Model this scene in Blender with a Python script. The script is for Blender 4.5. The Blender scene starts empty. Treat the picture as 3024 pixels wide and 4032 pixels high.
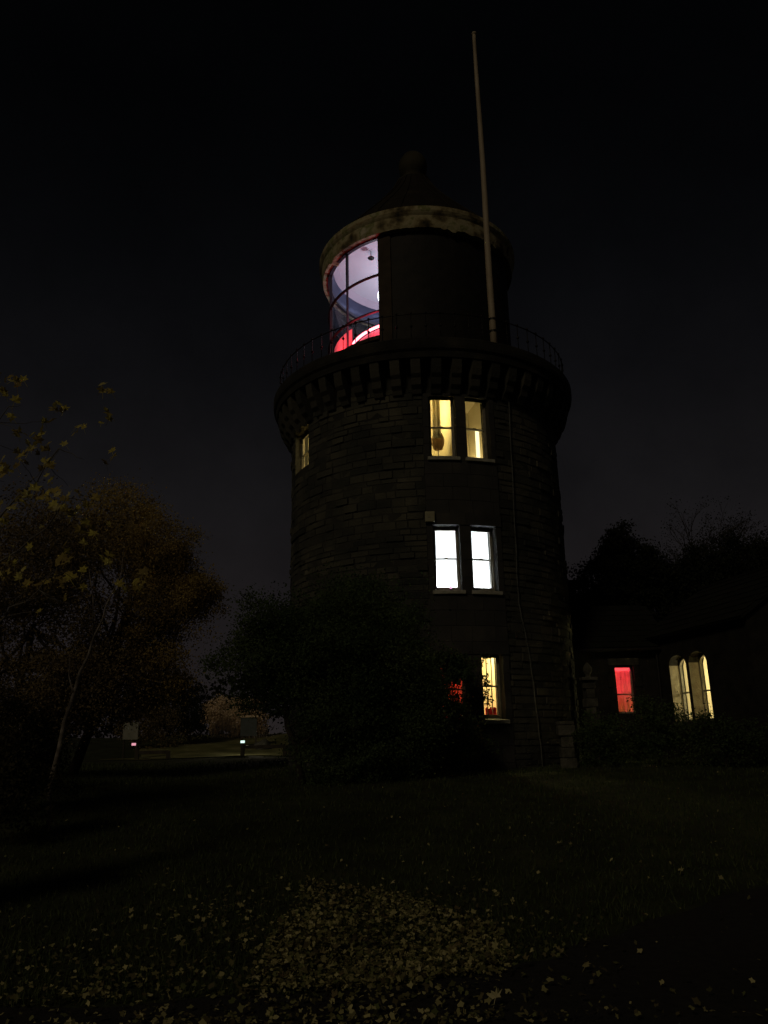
import bpy, bmesh, math, random
import numpy as np
from mathutils import Vector, Matrix

# ------------------------------------------------------------------ camera, sky, light, exposure
SC = bpy.context.scene
COL = SC.collection
R_ = math.radians
EYE = 1.6
cam_d = bpy.data.cameras.new('camera')
cam = bpy.data.objects.new('camera', cam_d)
COL.objects.link(cam)
cam_d.sensor_fit = 'VERTICAL'
cam_d.sensor_height = 36.0
cam_d.lens = 36.0 * 3113.0 / 4032.0
cam_d.clip_start = 0.05
cam_d.clip_end = 2000.0
PITCH, ROLL = R_(16.1), R_(-1.155)
_r = Vector((1, 0, 0)); _f = Vector((0, math.cos(PITCH), math.sin(PITCH))); _u = Vector((0, -math.sin(PITCH), math.cos(PITCH)))
_x = _r * math.cos(ROLL) + _u * math.sin(ROLL); _y = -_r * math.sin(ROLL) + _u * math.cos(ROLL); _z = -_f
cam.matrix_world = Matrix(((_x.x, _y.x, _z.x, 0), (_x.y, _y.y, _z.y, 0), (_x.z, _y.z, _z.z, EYE), (0, 0, 0, 1)))
SC.camera = cam

SUN_EL, SUN_AZ = R_(33), R_(28)      # town glow / street light falling from behind and to one side of the viewer
SUN_STRENGTH = 0.23
world = bpy.data.worlds.new('World'); SC.world = world; world.use_nodes = True
wn, wl = world.node_tree.nodes, world.node_tree.links
wn.clear()
w_out = wn.new('ShaderNodeOutputWorld')
bg1 = wn.new('ShaderNodeBackground'); bg2 = wn.new('ShaderNodeBackground'); wadd = wn.new('ShaderNodeAddShader')
sky = wn.new('ShaderNodeTexSky'); sky.sky_type = 'NISHITA'; sky.sun_disc = False
sky.sun_elevation = SUN_EL; sky.sun_rotation = R_(180) + SUN_AZ
bg1.inputs['Strength'].default_value = 0.00004
wl.new(sky.outputs[0], bg1.inputs['Color'])
tc = wn.new('ShaderNodeTexCoord'); sep = wn.new('ShaderNodeSeparateXYZ')
wl.new(tc.outputs['Generated'], sep.inputs[0])
ramp = wn.new('ShaderNodeValToRGB')              # town glow on low cloud: brighter towards the horizon all round
cr = ramp.color_ramp
cr.elements[0].position = 0.0; cr.elements[0].color = (0.0165, 0.0134, 0.0136, 1)
cr.elements[1].position = 1.0; cr.elements[1].color = (0.0004, 0.0005, 0.0006, 1)
for p, c in ((0.12, (0.0118, 0.0098, 0.0104, 1)), (0.28, (0.0072, 0.0066, 0.0072, 1)), (0.42, (0.0038, 0.0037, 0.0043, 1)), (0.55, (0.0017, 0.0018, 0.0022, 1)), (0.68, (0.0007, 0.0008, 0.001, 1))):
    e = cr.elements.new(p); e.color = c
wl.new(sep.outputs['Z'], ramp.inputs[0])
cloud = wn.new('ShaderNodeTexNoise'); cloud.inputs['Scale'].default_value = 2.6; cloud.inputs['Detail'].default_value = 9; cloud.inputs['Roughness'].default_value = .62
wl.new(tc.outputs['Generated'], cloud.inputs['Vector'])
cm = wn.new('ShaderNodeMapRange'); cm.inputs[1].default_value = 0.3; cm.inputs[2].default_value = 0.7; cm.inputs[3].default_value = 0.66; cm.inputs[4].default_value = 1.34
wl.new(cloud.outputs['Fac'], cm.inputs[0])
mixc = wn.new('ShaderNodeVectorMath'); mixc.operation = 'SCALE'
wl.new(ramp.outputs[0], mixc.inputs[0]); wl.new(cm.outputs[0], mixc.inputs['Scale'])
wl.new(mixc.outputs[0], bg2.inputs['Color']); bg2.inputs['Strength'].default_value = 1.0
wl.new(bg1.outputs[0], wadd.inputs[0]); wl.new(bg2.outputs[0], wadd.inputs[1]); wl.new(wadd.outputs[0], w_out.inputs[0])

sun_d = bpy.data.lights.new('sun', 'SUN'); sun_d.energy = SUN_STRENGTH; sun_d.angle = R_(10.0); sun_d.color = (1.0, 0.80, 0.52)
sun = bpy.data.objects.new('sun', sun_d); COL.objects.link(sun)
_dir = Vector((math.sin(SUN_AZ) * math.cos(SUN_EL), math.cos(SUN_AZ) * math.cos(SUN_EL), -math.sin(SUN_EL)))
sun.rotation_euler = _dir.to_track_quat('-Z', 'Y').to_euler()

SC.view_settings.view_transform = 'Standard'; SC.view_settings.look = 'None'
SC.view_settings.exposure = 0.0; SC.view_settings.gamma = 1.0
try: SC.view_settings.use_curve_mapping = False
except Exception: pass
SC.render.engine = 'CYCLES'
SC.cycles.use_denoising = True
SC.cycles.max_bounces = 6; SC.cycles.diffuse_bounces = 3; SC.cycles.transparent_max_bounces = 10
SC.cycles.caustics_reflective = False; SC.cycles.caustics_refractive = False
SC.cycles.sample_clamp_indirect = 4.0

# ------------------------------------------------------------------ helpers
rng = random.Random(7)
nprng = np.random.default_rng(11)

def tag(o, label=None, cat=None, group=None, kind=None):
    if label: o['label'] = label
    if cat: o['category'] = cat
    if group: o['group'] = group
    if kind: o['kind'] = kind
    return o

def empty(name, loc, label=None, cat=None, group=None):
    o = bpy.data.objects.new(name, None); COL.objects.link(o); o.location = loc; o.empty_display_size = 0.2
    return tag(o, label, cat, group)

def par(o, parent):
    if parent is not None:
        o.parent = parent
        # parts keep world coordinates: only a top-level Empty carries an offset
        o.matrix_parent_inverse = Matrix.Translation(-parent.location) if parent.parent is None else Matrix.Identity(4)
    return o

class MB:
    def __init__(self): self.v, self.f = [], []
    def add(self, vs, fs):
        n = len(self.v); self.v += [tuple(p) for p in vs]; self.f += [tuple(i + n for i in q) for q in fs]; return self
    def hexa(self, p):   # 8 points: bottom 4 ccw, top 4 ccw
        return self.add(p, [(3, 2, 1, 0), (4, 5, 6, 7), (0, 1, 5, 4), (1, 2, 6, 5), (2, 3, 7, 6), (3, 0, 4, 7)])
    def box(self, c, s, rz=0.0):
        cx, cy, cz = c; a, b, d = s[0] / 2, s[1] / 2, s[2] / 2; co, si = math.cos(rz), math.sin(rz)
        P = [(cx + x * co - y * si, cy + x * si + y * co, cz + z) for z in (-d, d) for x, y in ((-a, -b), (a, -b), (a, b), (-a, b))]
        return self.hexa(P)
    def tube(self, pts, rad, n=8, caps=True):
        pts = [Vector(p) for p in pts]
        if not isinstance(rad, (list, tuple)): rad = [rad] * len(pts)
        rings = []; ref = None
        for i, p in enumerate(pts):
            d = (pts[min(i + 1, len(pts) - 1)] - pts[max(i - 1, 0)]); d = d.normalized() if d.length > 1e-9 else Vector((0, 0, 1))
            if ref is None: ref = Vector((1, 0, 0)) if abs(d.x) < 0.9 else Vector((0, 1, 0))
            a = (ref - d * ref.dot(d)).normalized(); b = d.cross(a); ref = a
            rings.append([p + (a * math.cos(t) + b * math.sin(t)) * rad[i] for t in [2 * math.pi * k / n for k in range(n)]])
        vs = [q for r in rings for q in r]; fs = []
        for i in range(len(pts) - 1):
            for k in range(n):
                fs.append((i * n + k, i * n + (k + 1) % n, (i + 1) * n + (k + 1) % n, (i + 1) * n + k))
        if caps: fs += [tuple(range(n))[::-1], tuple((len(pts) - 1) * n + k for k in range(n))]
        return self.add(vs, fs)
    def lathe(self, prof, c=(0, 0), n=64, a0=0.0, a1=360.0, closed=False):
        full = abs(a1 - a0) >= 359.9; m = n if full else n + 1
        vs = []; L = len(prof)
        for k in range(m):
            a = R_(a0 + (a1 - a0) * k / n)
            for r, z in prof: vs.append((c[0] + r * math.sin(a), c[1] - r * math.cos(a), z))
        fs = []
        for k in range(n):
            k2 = (k + 1) % m
            for i in range(L if closed else L - 1):
                j = (i + 1) % L
                fs.append((k * L + i, k2 * L + i, k2 * L + j, k * L + j))
        if closed and not full: fs += [tuple(range(L)), tuple(n * L + i for i in range(L))[::-1]]
        return self.add(vs, fs)
    def sphere(self, c, r, n=12, m=8, sz=1.0):
        return self.lathe([(max(1e-4, r * math.sin(math.pi * i / m)), c[2] - r * sz * math.cos(math.pi * i / m)) for i in range(m + 1)], (c[0], c[1]), n)
    def mesh(self, name, mat, smooth=False):
        me = bpy.data.meshes.new(name); me.from_pydata(self.v, [], self.f); me.materials.append(mat)
        bm = bmesh.new(); bm.from_mesh(me); bmesh.ops.recalc_face_normals(bm, faces=bm.faces); bm.to_mesh(me); bm.free()
        if smooth:
            for p in me.polygons: p.use_smooth = True
        return me
    def build(self, name, mat, parent=None, smooth=False, bevel=0.0):
        o = bpy.data.objects.new(name, self.mesh(name, mat, smooth)); COL.objects.link(o)
        if bevel:
            b = o.modifiers.new('bevel', 'BEVEL'); b.width = bevel; b.segments = 2; b.limit_method = 'ANGLE'
        return par(o, parent)

def quads_object(name, verts, mat, parent=None, k=4):
    n = len(verts) // k
    me = bpy.data.meshes.new(name)
    me.vertices.add(n * k); me.loops.add(n * k); me.polygons.add(n)
    me.vertices.foreach_set('co', np.ascontiguousarray(verts, dtype=np.float32).ravel())
    me.loops.foreach_set('vertex_index', np.arange(n * k, dtype=np.int32))
    me.polygons.foreach_set('loop_start', np.arange(0, n * k, k, dtype=np.int32))
    try: me.polygons.foreach_set('loop_total', np.full(n, k, dtype=np.int32))
    except Exception: pass
    me.update(calc_edges=True); me.validate()
    me.materials.append(mat)
    o = bpy.data.objects.new(name, me); COL.objects.link(o)
    return par(o, parent)

def leaf_quads(P, size, r=nprng, aspect=0.6, jitter=0.45, flat=0.0, face=0.0):
    """diamond leaves with random orientation at points P (N,3)"""
    N = len(P)
    a = r.normal(size=(N, 3)); a[:, 2] *= (1 - flat); a[:, 1] *= (1 - face); a /= np.linalg.norm(a, axis=1)[:, None]
    b = r.normal(size=(N, 3)); b[:, 2] *= (1 - flat); b[:, 1] *= (1 - face); b -= a * (a * b).sum(1)[:, None]; b /= np.linalg.norm(b, axis=1)[:, None]
    c = np.cross(a, b)
    s = (size * (1 + jitter * r.uniform(-1, 1, N)))[:, None]
    V = np.stack([P - a * s * .5, P + b * s * aspect * .5 + c * s * .08, P + a * s * .5, P - b * s * aspect * .5 + c * s * .08], 1)
    return V.reshape(-1, 3)

def crown_points(c, rad, clumps, per, rc, r=nprng, shell=0.55, lo=-1.0):
    out = []; cc = []
    while len(cc) < clumps:
        d = r.normal(size=3); d /= np.linalg.norm(d)
        if d[2] < lo: continue
        t = r.uniform(shell, 1.0) * (1 + 0.12 * math.sin(5 * d[0] + 3 * d[2]) + 0.1 * math.sin(7 * d[1] - 4 * d[2] + 1))
        cc.append(np.array(c) + d * np.array(rad) * t)
    for q in cc:
        k = int(per * r.uniform(.6, 1.4)); s = rc * r.uniform(.6, 1.3)
        p = r.normal(size=(k, 3)) * np.array([s, s, s * .7]) * .6
        out.append(q + p)
    return np.concatenate(out), np.array(cc)

# ground height
def sstep(a, b, x):
    t = min(1, max(0, (x - a) / (b - a))); return t * t * (3 - 2 * t)
def g(x, y):
    h = 0.82 * sstep(8, 24, y) + 0.22 * sstep(24, 35, y) + 1.0 * sstep(35, 47, y)
    h += 0.03 * math.sin(0.9 * x + 0.4 * y) * sstep(3, 12, y) + 0.02 * math.sin(1.7 * y - 0.8 * x + 1) * sstep(6, 12, y)
    return h

# ------------------------------------------------------------------ materials
def mat_new(name):
    m = bpy.data.materials.new(name); m.use_nodes = True
    nt = m.node_tree; nt.nodes.clear()
    out = nt.nodes.new('ShaderNodeOutputMaterial'); return m, nt, out

def mat(name, stops, scale=4.0, rough=0.85, bump=0.0, bscale=30.0, detail=5.0, spec=0.3, metal=0.0, island=0.0, obj=0.0, trans=0.0, stretch=None):
    """noise driven colour ramp; island / obj = brightness spread per loose island / per object"""
    m, nt, out = mat_new(name); N, L = nt.nodes, nt.links
    tc = N.new('ShaderNodeTexCoord'); mp = N.new('ShaderNodeMapping'); L.new(tc.outputs['Object'], mp.inputs[0])
    if stretch: mp.inputs['Scale'].default_value = stretch
    nz = N.new('ShaderNodeTexNoise'); nz.inputs['Scale'].default_value = scale; nz.inputs['Detail'].default_value = detail
    L.new(mp.outputs[0], nz.inputs['Vector'])
    fac = nz.outputs['Fac']
    mr = N.new('ShaderNodeMapRange'); mr.inputs[1].default_value = 0.28; mr.inputs[2].default_value = 0.72; L.new(fac, mr.inputs[0]); fac = mr.outputs[0]
    if island or obj:
        src = N.new('ShaderNodeNewGeometry').outputs['Random Per Island'] if island else N.new('ShaderNodeObjectInfo').outputs['Random']
        mx = N.new('ShaderNodeMix'); mx.inputs[0].default_value = island or obj
        L.new(fac, mx.inputs[2]); L.new(src, mx.inputs[3]); fac = mx.outputs[0]
    rp = N.new('ShaderNodeValToRGB'); cr = rp.color_ramp
    cr.elements[0].position = stops[0][0]; cr.elements[0].color = (*stops[0][1], 1)
    cr.elements[1].position = stops[-1][0]; cr.elements[1].color = (*stops[-1][1], 1)
    for p, c in stops[1:-1]:
        e = cr.elements.new(p); e.color = (*c, 1)
    L.new(fac, rp.inputs[0])
    b = N.new('ShaderNodeBsdfPrincipled'); b.inputs['Roughness'].default_value = rough; b.inputs['Metallic'].default_value = metal
    b.inputs['Specular IOR Level'].default_value = spec
    L.new(rp.outputs[0], b.inputs['Base Color'])
    if bump:
        n2 = N.new('ShaderNodeTexNoise'); n2.inputs['Scale'].default_value = bscale; n2.inputs['Detail'].default_value = 4; L.new(mp.outputs[0], n2.inputs['Vector'])
        bp = N.new('ShaderNodeBump'); bp.inputs['Strength'].default_value = bump; bp.inputs['Distance'].default_value = 0.03
        L.new(n2.outputs['Fac'], bp.inputs['Height']); L.new(bp.outputs[0], b.inputs['Normal'])
    sh = b.outputs[0]
    if trans:
        t = N.new('ShaderNodeBsdfTranslucent'); L.new(rp.outputs[0], t.inputs['Color'])
        ms = N.new('ShaderNodeMixShader'); ms.inputs[0].default_value = trans; L.new(sh, ms.inputs[1]); L.new(t.outputs[0], ms.inputs[2]); sh = ms.outputs[0]
    L.new(sh, out.inputs[0]); return m

def emit(name, col, s):
    m, nt, out = mat_new(name); e = nt.nodes.new('ShaderNodeEmission'); e.inputs[0].default_value = (*col, 1); e.inputs[1].default_value = s
    nt.links.new(e.outputs[0], out.inputs[0]); return m

def glass(name, tint=(0.92, 0.94, 0.95), refl=0.06):
    m, nt, out = mat_new(name); N, L = nt.nodes, nt.links
    t = N.new('ShaderNodeBsdfTransparent'); t.inputs[0].default_value = (*tint, 1)
    gl = N.new('ShaderNodeBsdfGlossy'); gl.inputs['Roughness'].default_value = 0.04
    fr = N.new('ShaderNodeLayerWeight'); fr.inputs[0].default_value = 0.5
    pw = N.new('ShaderNodeMath'); pw.operation = 'POWER'; pw.inputs[1].default_value = 4.0; L.new(fr.outputs['Facing'], pw.inputs[0])
    ma = N.new('ShaderNodeMath'); ma.operation = 'MULTIPLY_ADD'; ma.inputs[1].default_value = 0.55; ma.inputs[2].default_value = 0.03; L.new(pw.outputs[0], ma.inputs[0])
    mx = N.new('ShaderNodeMixShader'); L.new(ma.outputs[0], mx.inputs[0]); L.new(t.outputs[0], mx.inputs[1]); L.new(gl.outputs[0], mx.inputs[2])
    L.new(mx.outputs[0], out.inputs[0]); return m

M = {}
M['stone'] = mat('sooty_rubble_stone', [(0, (.016, .019, .018)), (.3, (.038, .042, .037)), (.55, (.066, .068, .056)), (.8, (.098, .096, .072)), (1, (.16, .155, .12))], .75, .95, .9, 22, detail=10, obj=.36)
M['stone_is'] = mat('sooty_rubble_stone_joined', [(0, (.016, .019, .018)), (.3, (.038, .042, .037)), (.55, (.066, .068, .056)), (.8, (.098, .096, .072)), (1, (.16, .155, .12))], .75, .95, .9, 22, detail=10, island=.36)
M['mortar'] = mat('dark_mortar', [(0, (.020, .022, .021)), (1, (.058, .058, .050))], .8, .95, .5, 40)
M['ashlar'] = mat('dark_damp_ashlar', [(0, (.030, .032, .032)), (.6, (.05, .05, .048)), (1, (.075, .072, .062))], 2.0, .9, .4, 18, obj=.35)
M['sill'] = mat('pale_sill_stone', [(0, (.22, .22, .18)), (.6, (.40, .40, .34)), (1, (.5, .5, .44))], 5, .9, .4, 30)
M['cornice'] = mat('sooted_cornice', [(0, (.012, .012, .011)), (.6, (.025, .025, .022)), (1, (.05, .047, .036))], 1.6, .95, .7, 16)
M['corbel'] = mat('weathered_corbel_stone', [(0, (.016, .017, .015)), (.5, (.038, .040, .034)), (1, (.085, .083, .068))], .9, .95, .7, 16, obj=.6)
M['fascia'] = mat('lichen_stained_cornice', [(0, (.03, .028, .016)), (.25, (.16, .13, .07)), (.42, (.34, .295, .165)), (.6, (.42, .38, .24)), (.78, (.20, .215, .08)), (1, (.50, .46, .35))], 1.9, .9, .5, 14, detail=7)
M['lantern_wall'] = mat('black_painted_iron', [(0, (.008, .008, .008)), (1, (.02, .019, .017))], 3, .7, .2, 20)
M['pilaster'] = mat('brown_pilaster', [(0, (.03, .022, .014)), (1, (.06, .045, .03))], 3, .8, .3, 20)
M['roof'] = mat('dark_lead_roof', [(0, (.008, .007, .005)), (.6, (.014, .011, .008)), (1, (.026, .021, .012))], 1.5, .8, .3, 10)
M['finial'] = mat('verdigris_vent', [(0, (.018, .017, .008)), (1, (.05, .047, .025))], 1.5, .8, .3, 10)
M['iron'] = mat('black_iron', [(0, (.006, .006, .006)), (1, (.018, .016, .014))], 8, .5, .1, 30)
M['bar'] = mat('painted_glazing_bar', [(0, (.03, .032, .045)), (1, (.06, .065, .085))], 8, .45, .1, 30, spec=.5)
M['sash'] = mat('old_white_sash_paint', [(0, (.20, .19, .15)), (1, (.38, .36, .29))], 6, .6, .1, 30)
M['glass'] = glass('window_glass')
M['cream'] = mat('cream_plaster', [(0, (.68, .62, .46)), (1, (.78, .72, .56))], 1.2, .9)
M['white'] = mat('white_plaster', [(0, (.78, .78, .77)), (1, (.85, .85, .84))], 1.2, .9)
M['ceiling'] = mat('lantern_ceiling_paint', [(0, (.70, .68, .74)), (1, (.78, .76, .80))], 1.0, .8)
M['cove'] = mat('lantern_cove_paint', [(0, (.50, .44, .50)), (1, (.58, .52, .58))], 1.0, .8)
M['bluewall'] = mat('slate_blue_paint', [(0, (.035, .042, .075)), (.6, (.06, .075, .13)), (1, (.16, .21, .32))], .8, .5, stretch=(1, 1, 3))
M['greywall'] = mat('grey_boarding', [(0, (.30, .28, .32)), (1, (.42, .40, .44))], 2, .6)
M['salmon'] = mat('salmon_sheet', [(0, (.80, .60, .58)), (1, (.88, .68, .65))], 1, .8, trans=.85)
M['pole'] = mat('off_white_pole_paint', [(0, (.28, .23, .16)), (.5, (.40, .34, .25)), (1, (.48, .42, .33))], 2.5, .6, .1, 20, stretch=(1, 1, .3))
M['cable'] = mat('weathered_copper_strip', [(0, (.05, .055, .055)), (1, (.13, .14, .135))], 6, .5)
M['box'] = mat('grey_plastic_box', [(0, (.26, .25, .15)), (1, (.36, .35, .24))], 5, .5, spec=.5)
M['slate'] = mat('mossy_slate', [(0, (.005, .006, .005)), (.6, (.009, .010, .007)), (1, (.018, .019, .011))], 2.0, .8, .4, 14, obj=.4)
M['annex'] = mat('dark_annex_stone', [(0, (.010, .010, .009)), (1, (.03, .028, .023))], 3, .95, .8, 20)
M['reveal'] = mat('limewashed_reveal', [(0, (.26, .23, .16)), (1, (.46, .42, .3))], 5, .9, .5, 20)
M['pierstone'] = mat('pale_pier_stone', [(0, (.025, .026, .022)), (.5, (.07, .07, .058)), (1, (.16, .155, .13))], 4, .95, .8, 20, obj=.4)
M['grass_soil'] = mat('lawn_turf', [(0, (.016, .018, .009)), (.5, (.028, .036, .013)), (1, (.05, .058, .022))], 1.3, 1.0, .8, 25, detail=8)
M['grass'] = mat('grass_blades', [(0, (.03, .048, .014)), (.5, (.055, .082, .025)), (1, (.11, .13, .048))], 1, .8, island=.8, trans=.25)
M['asphalt'] = mat('dark_asphalt', [(0, (.012, .012, .012)), (1, (.03, .029, .027))], 12, .95, .6, 60)
M['bush'] = mat('dark_evergreen_leaf', [(0, (.030, .052, .024)), (.5, (.068, .105, .044)), (1, (.13, .165, .07))], .7, .9, island=.35, trans=.3, spec=.08)
M['autumn'] = mat('autumn_leaf', [(0, (.11, .085, .035)), (.4, (.25, .19, .068)), (.75, (.42, .315, .10)), (1, (.54, .44, .16))], .8, .8, island=.55, trans=.3)
M['autumn_dim'] = mat('brown_autumn_leaf', [(0, (.08, .065, .035)), (.5, (.18, .14, .07)), (1, (.34, .27, .13))], .8, .8, island=.6, trans=.3)
M['under'] = mat('dim_olive_leaf', [(0, (.018, .017, .010)), (.5, (.045, .042, .022)), (1, (.11, .095, .05))], .8, .9, island=.4, trans=.2, spec=.1)
M['maple'] = mat('yellow_maple_leaf', [(0, (.20, .15, .06)), (.4, (.42, .34, .09)), (.75, (.55, .50, .10)), (1, (.5, .45, .25))], 3, .7, obj=.85, trans=.3)
M['litter'] = mat('fallen_leaf', [(0, (.035, .028, .018)), (.25, (.12, .105, .05)), (.42, (.10, .12, .04)), (.62, (.27, .25, .11)), (.85, (.46, .43, .21)), (1, (.56, .53, .22))], 1.2, .8, island=.7)
M['litter_o'] = mat('fallen_leaf_single', [(0, (.10, .075, .04)), (.35, (.20, .17, .08)), (.7, (.34, .32, .15)), (.92, (.46, .43, .26)), (1, (.56, .52, .13))], 3, .8, obj=.85)
M['bark'] = mat('dark_bark', [(0, (.02, .017, .013)), (1, (.07, .06, .045))], 6, .95, .8, 25, stretch=(1, 1, .3))
M['greybark'] = mat('grey_maple_bark', [(0, (.03, .028, .026)), (1, (.09, .083, .075))], 6, .95, .8, 25, stretch=(1, 1, .3))
M['paletwig'] = mat('pale_twig_bark', [(0, (.10, .095, .09)), (1, (.2, .19, .18))], 6, .95)
M['palebark'] = mat('pale_birch_bark', [(0, (.05, .042, .036)), (.4, (.17, .15, .13)), (1, (.40, .36, .32))], 3, .8, .4, 25, stretch=(1, 1, 2.5))
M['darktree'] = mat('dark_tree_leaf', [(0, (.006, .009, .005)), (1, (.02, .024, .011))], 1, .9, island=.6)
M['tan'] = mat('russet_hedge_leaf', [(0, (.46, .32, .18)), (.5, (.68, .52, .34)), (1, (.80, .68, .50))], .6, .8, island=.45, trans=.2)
M['timber'] = mat('weathered_timber', [(0, (.03, .028, .022)), (1, (.08, .07, .055))], 5, .9, .4, 25, stretch=(1, 1, .3))
M['paletimber'] = mat('pale_board', [(0, (.20, .21, .17)), (1, (.30, .31, .26))], 3, .8)
M['green_board'] = mat('dark_green_board', [(0, (.035, .045, .045)), (1, (.06, .075, .075))], 3, .6)
M['brown'] = mat('brown_fabric_shade', [(0, (.34, .25, .17)), (1, (.44, .33, .23))], 6, .9, trans=.5)
M['redcloth'] = mat('red_cloth', [(0, (.45, .012, .025)), (1, (.6, .03, .05))], 5, .9)
M['curtain'] = mat('cream_curtain', [(0, (.74, .68, .52)), (1, (.82, .76, .60))], 5, .9, trans=.5)
M['led'] = emit('red_led_tube', (1.0, .16, .20), 9.0)
M['lamp_cool'] = emit('cool_lamp', (.80, .86, 1.0), 9.0)
M['door_glow'] = emit('warm_door_glow', (1.0, .86, .45), 2.0)
M['marker_white'] = emit('white_marker', (.72, 1.0, .86), 1.3)
M['marker_pink'] = emit('pink_marker', (1.0, .42, .52), .85)
M['bead'] = emit('pink_bead', (1.0, .55, .80), 1.1)
M['marker_plain'] = M['box']

# ------------------------------------------------------------------ ground
CX, CY = 1.456, 27.0
def grid_axis(parts):
    out = []
    for a, b, s in parts:
        n = max(1, int(round((b - a) / s))); out += [a + (b - a) * i / n for i in range(n)]
    out.append(parts[-1][1]); return out
gx = grid_axis([(-400, -40, 60), (-40, -14, 2), (-14, 14, .5), (14, 40, 2), (40, 400, 60)])
gy = grid_axis([(-200, -10, 50), (-10, 2, 2), (2, 26, .5), (26, 60, 1), (60, 600, 60)])
mb = MB()
W = len(gx)
mb.add([(x, y, g(x, y)) for y in gy for x in gx], [(j * W + i, j * W + i + 1, (j + 1) * W + i + 1, (j + 1) * W + i) for j in range(len(gy) - 1) for i in range(W - 1)])
ground = mb.build('ground', M['grass_soil'], smooth=True); tag(ground, 'dark lawn rising gently to the lighthouse', 'lawn', kind='structure')

pc = [(-9, 4.2), (-4, 4.45), (-1, 4.65), (.6, 4.95), (1.8, 5.7), (3.0, 6.9), (4.6, 8.2), (7.5, 9.4), (12, 10.2)]
def cat_rom(P, k=6):
    out = []
    for i in range(len(P) - 1):
        p0, p1, p2, p3 = P[max(i - 1, 0)], P[i], P[i + 1], P[min(i + 2, len(P) - 1)]
        for s in range(k):
            t = s / k
            out.append(tuple(.5 * ((2 * b) + (-a + c) * t + (2 * a - 5 * b + 4 * c - d) * t * t + (-a + 3 * b - 3 * c + d) * t ** 3) for a, b, c, d in zip(p0, p1, p2, p3)))
    out.append(tuple(P[-1])); return out
pcs = cat_rom(pc)
mb = MB(); vs = []
K = 8
for i, p in enumerate(pcs):
    a, b = pcs[max(i - 1, 0)], pcs[min(i + 1, len(pcs) - 1)]
    d = Vector((b[0] - a[0], b[1] - a[1])).normalized(); n = Vector((-d.y, d.x))
    wl_ = 1.15 + .06 * math.sin(i * 1.7) + rng.uniform(-.04, .04); wr_ = 1.25 + .05 * math.sin(i * 2.3)
    for k in range(K + 1):
        t = -wr_ + (wl_ + wr_) * k / K
        x, y = p[0] + n.x * t, p[1] + n.y * t
        vs.append((x, y, g(x, y) + .012))
mb.add(vs, [(i * (K + 1) + k, i * (K + 1) + k + 1, (i + 1) * (K + 1) + k + 1, (i + 1) * (K + 1) + k) for i in range(len(pcs) - 1) for k in range(K)])
path = mb.build('path', M['asphalt'], smooth=True); tag(path, 'dark asphalt path curving past the leaf strewn verge', 'path', kind='structure')

M['lamplit_lawn'] = mat('lamplit_grass', [(0, (.06, .065, .022)), (.5, (.14, .145, .055)), (1, (.24, .23, .11))], .7, 1.0, .8, 20, detail=8)  # lamplight on the far grass is painted in as a paler turf colour
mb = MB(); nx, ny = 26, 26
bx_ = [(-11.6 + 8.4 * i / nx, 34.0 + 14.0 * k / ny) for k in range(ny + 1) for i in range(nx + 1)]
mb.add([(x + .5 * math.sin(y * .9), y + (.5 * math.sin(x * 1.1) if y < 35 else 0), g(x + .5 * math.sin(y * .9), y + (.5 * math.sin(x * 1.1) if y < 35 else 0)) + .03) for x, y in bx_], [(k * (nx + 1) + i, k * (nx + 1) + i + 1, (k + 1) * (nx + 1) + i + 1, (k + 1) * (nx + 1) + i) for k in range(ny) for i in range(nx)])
tag(mb.build('far_lawn', M['lamplit_lawn'], smooth=True), 'grass bank beyond the trees with lamplight painted into its colour', 'lawn', kind='structure')

# ------------------------------------------------------------------ lighthouse
def P(phi, r, z): a = R_(phi); return Vector((CX + r * math.sin(a), CY - r * math.cos(a), z))
LT = empty('lighthouse_tower', (CX, CY, g(CX, CY - 4.7)), 'round dark stone lighthouse tower with corbelled gallery and glazed lantern', 'lighthouse')
RO, RI = 4.70, 4.25
Z0, ZT = 0.3, 12.75
WIN = [  # phi0, phi1, z0, z1
    (-0.5, 9.4, 9.72, 11.78), (13.4, 22.8, 9.72, 11.78),
    (-0.5, 9.0, 5.68, 7.60), (13.2, 22.7, 5.68, 7.60),
    (-0.5, 9.0, 1.98, 3.86), (14.6, 22.4, 2.10, 3.90),
    (-71.5, -56.0, 10.30, 11.74),
]
def ring_wall(Ro, Ri, phis, zs, holes):
    mb = MB()
    def hole(i, j):
        pm, zm = (phis[i] + phis[i + 1]) / 2, (zs[j] + zs[j + 1]) / 2
        return any(a < pm < b and c < zm < d for a, b, c, d in holes)
    n, m = len(phis) - 1, len(zs) - 1
    for i in range(n):
        for j in range(m):
            if hole(i, j): continue
            a, b, c, d = phis[i], phis[i + 1], zs[j], zs[j + 1]
            mb.add([P(a, Ro, c), P(b, Ro, c), P(b, Ro, d), P(a, Ro, d)], [(0, 1, 2, 3)])
            mb.add([P(a, Ri, c), P(b, Ri, c), P(b, Ri, d), P(a, Ri, d)], [(3, 2, 1, 0)])
            if i + 1 < n and hole(i + 1, j): mb.add([P(b, Ro, c), P(b, Ri, c), P(b, Ri, d), P(b, Ro, d)], [(0, 1, 2, 3)])
            if i > 0 and hole(i - 1, j): mb.add([P(a, Ro, c), P(a, Ri, c), P(a, Ri, d), P(a, Ro, d)], [(3, 2, 1, 0)])
            if j + 1 < m and hole(i, j + 1): mb.add([P(a, Ro, d), P(b, Ro, d), P(b, Ri, d), P(a, Ri, d)], [(0, 1, 2, 3)])
            if j > 0 and hole(i, j - 1): mb.add([P(a, Ro, c), P(b, Ro, c), P(b, Ri, c), P(a, Ri, c)], [(3, 2, 1, 0)])
    return mb
phis = sorted(set([-180 + 5 * i for i in range(73)] + [w[k] for w in WIN for k in (0, 1)]))
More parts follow.
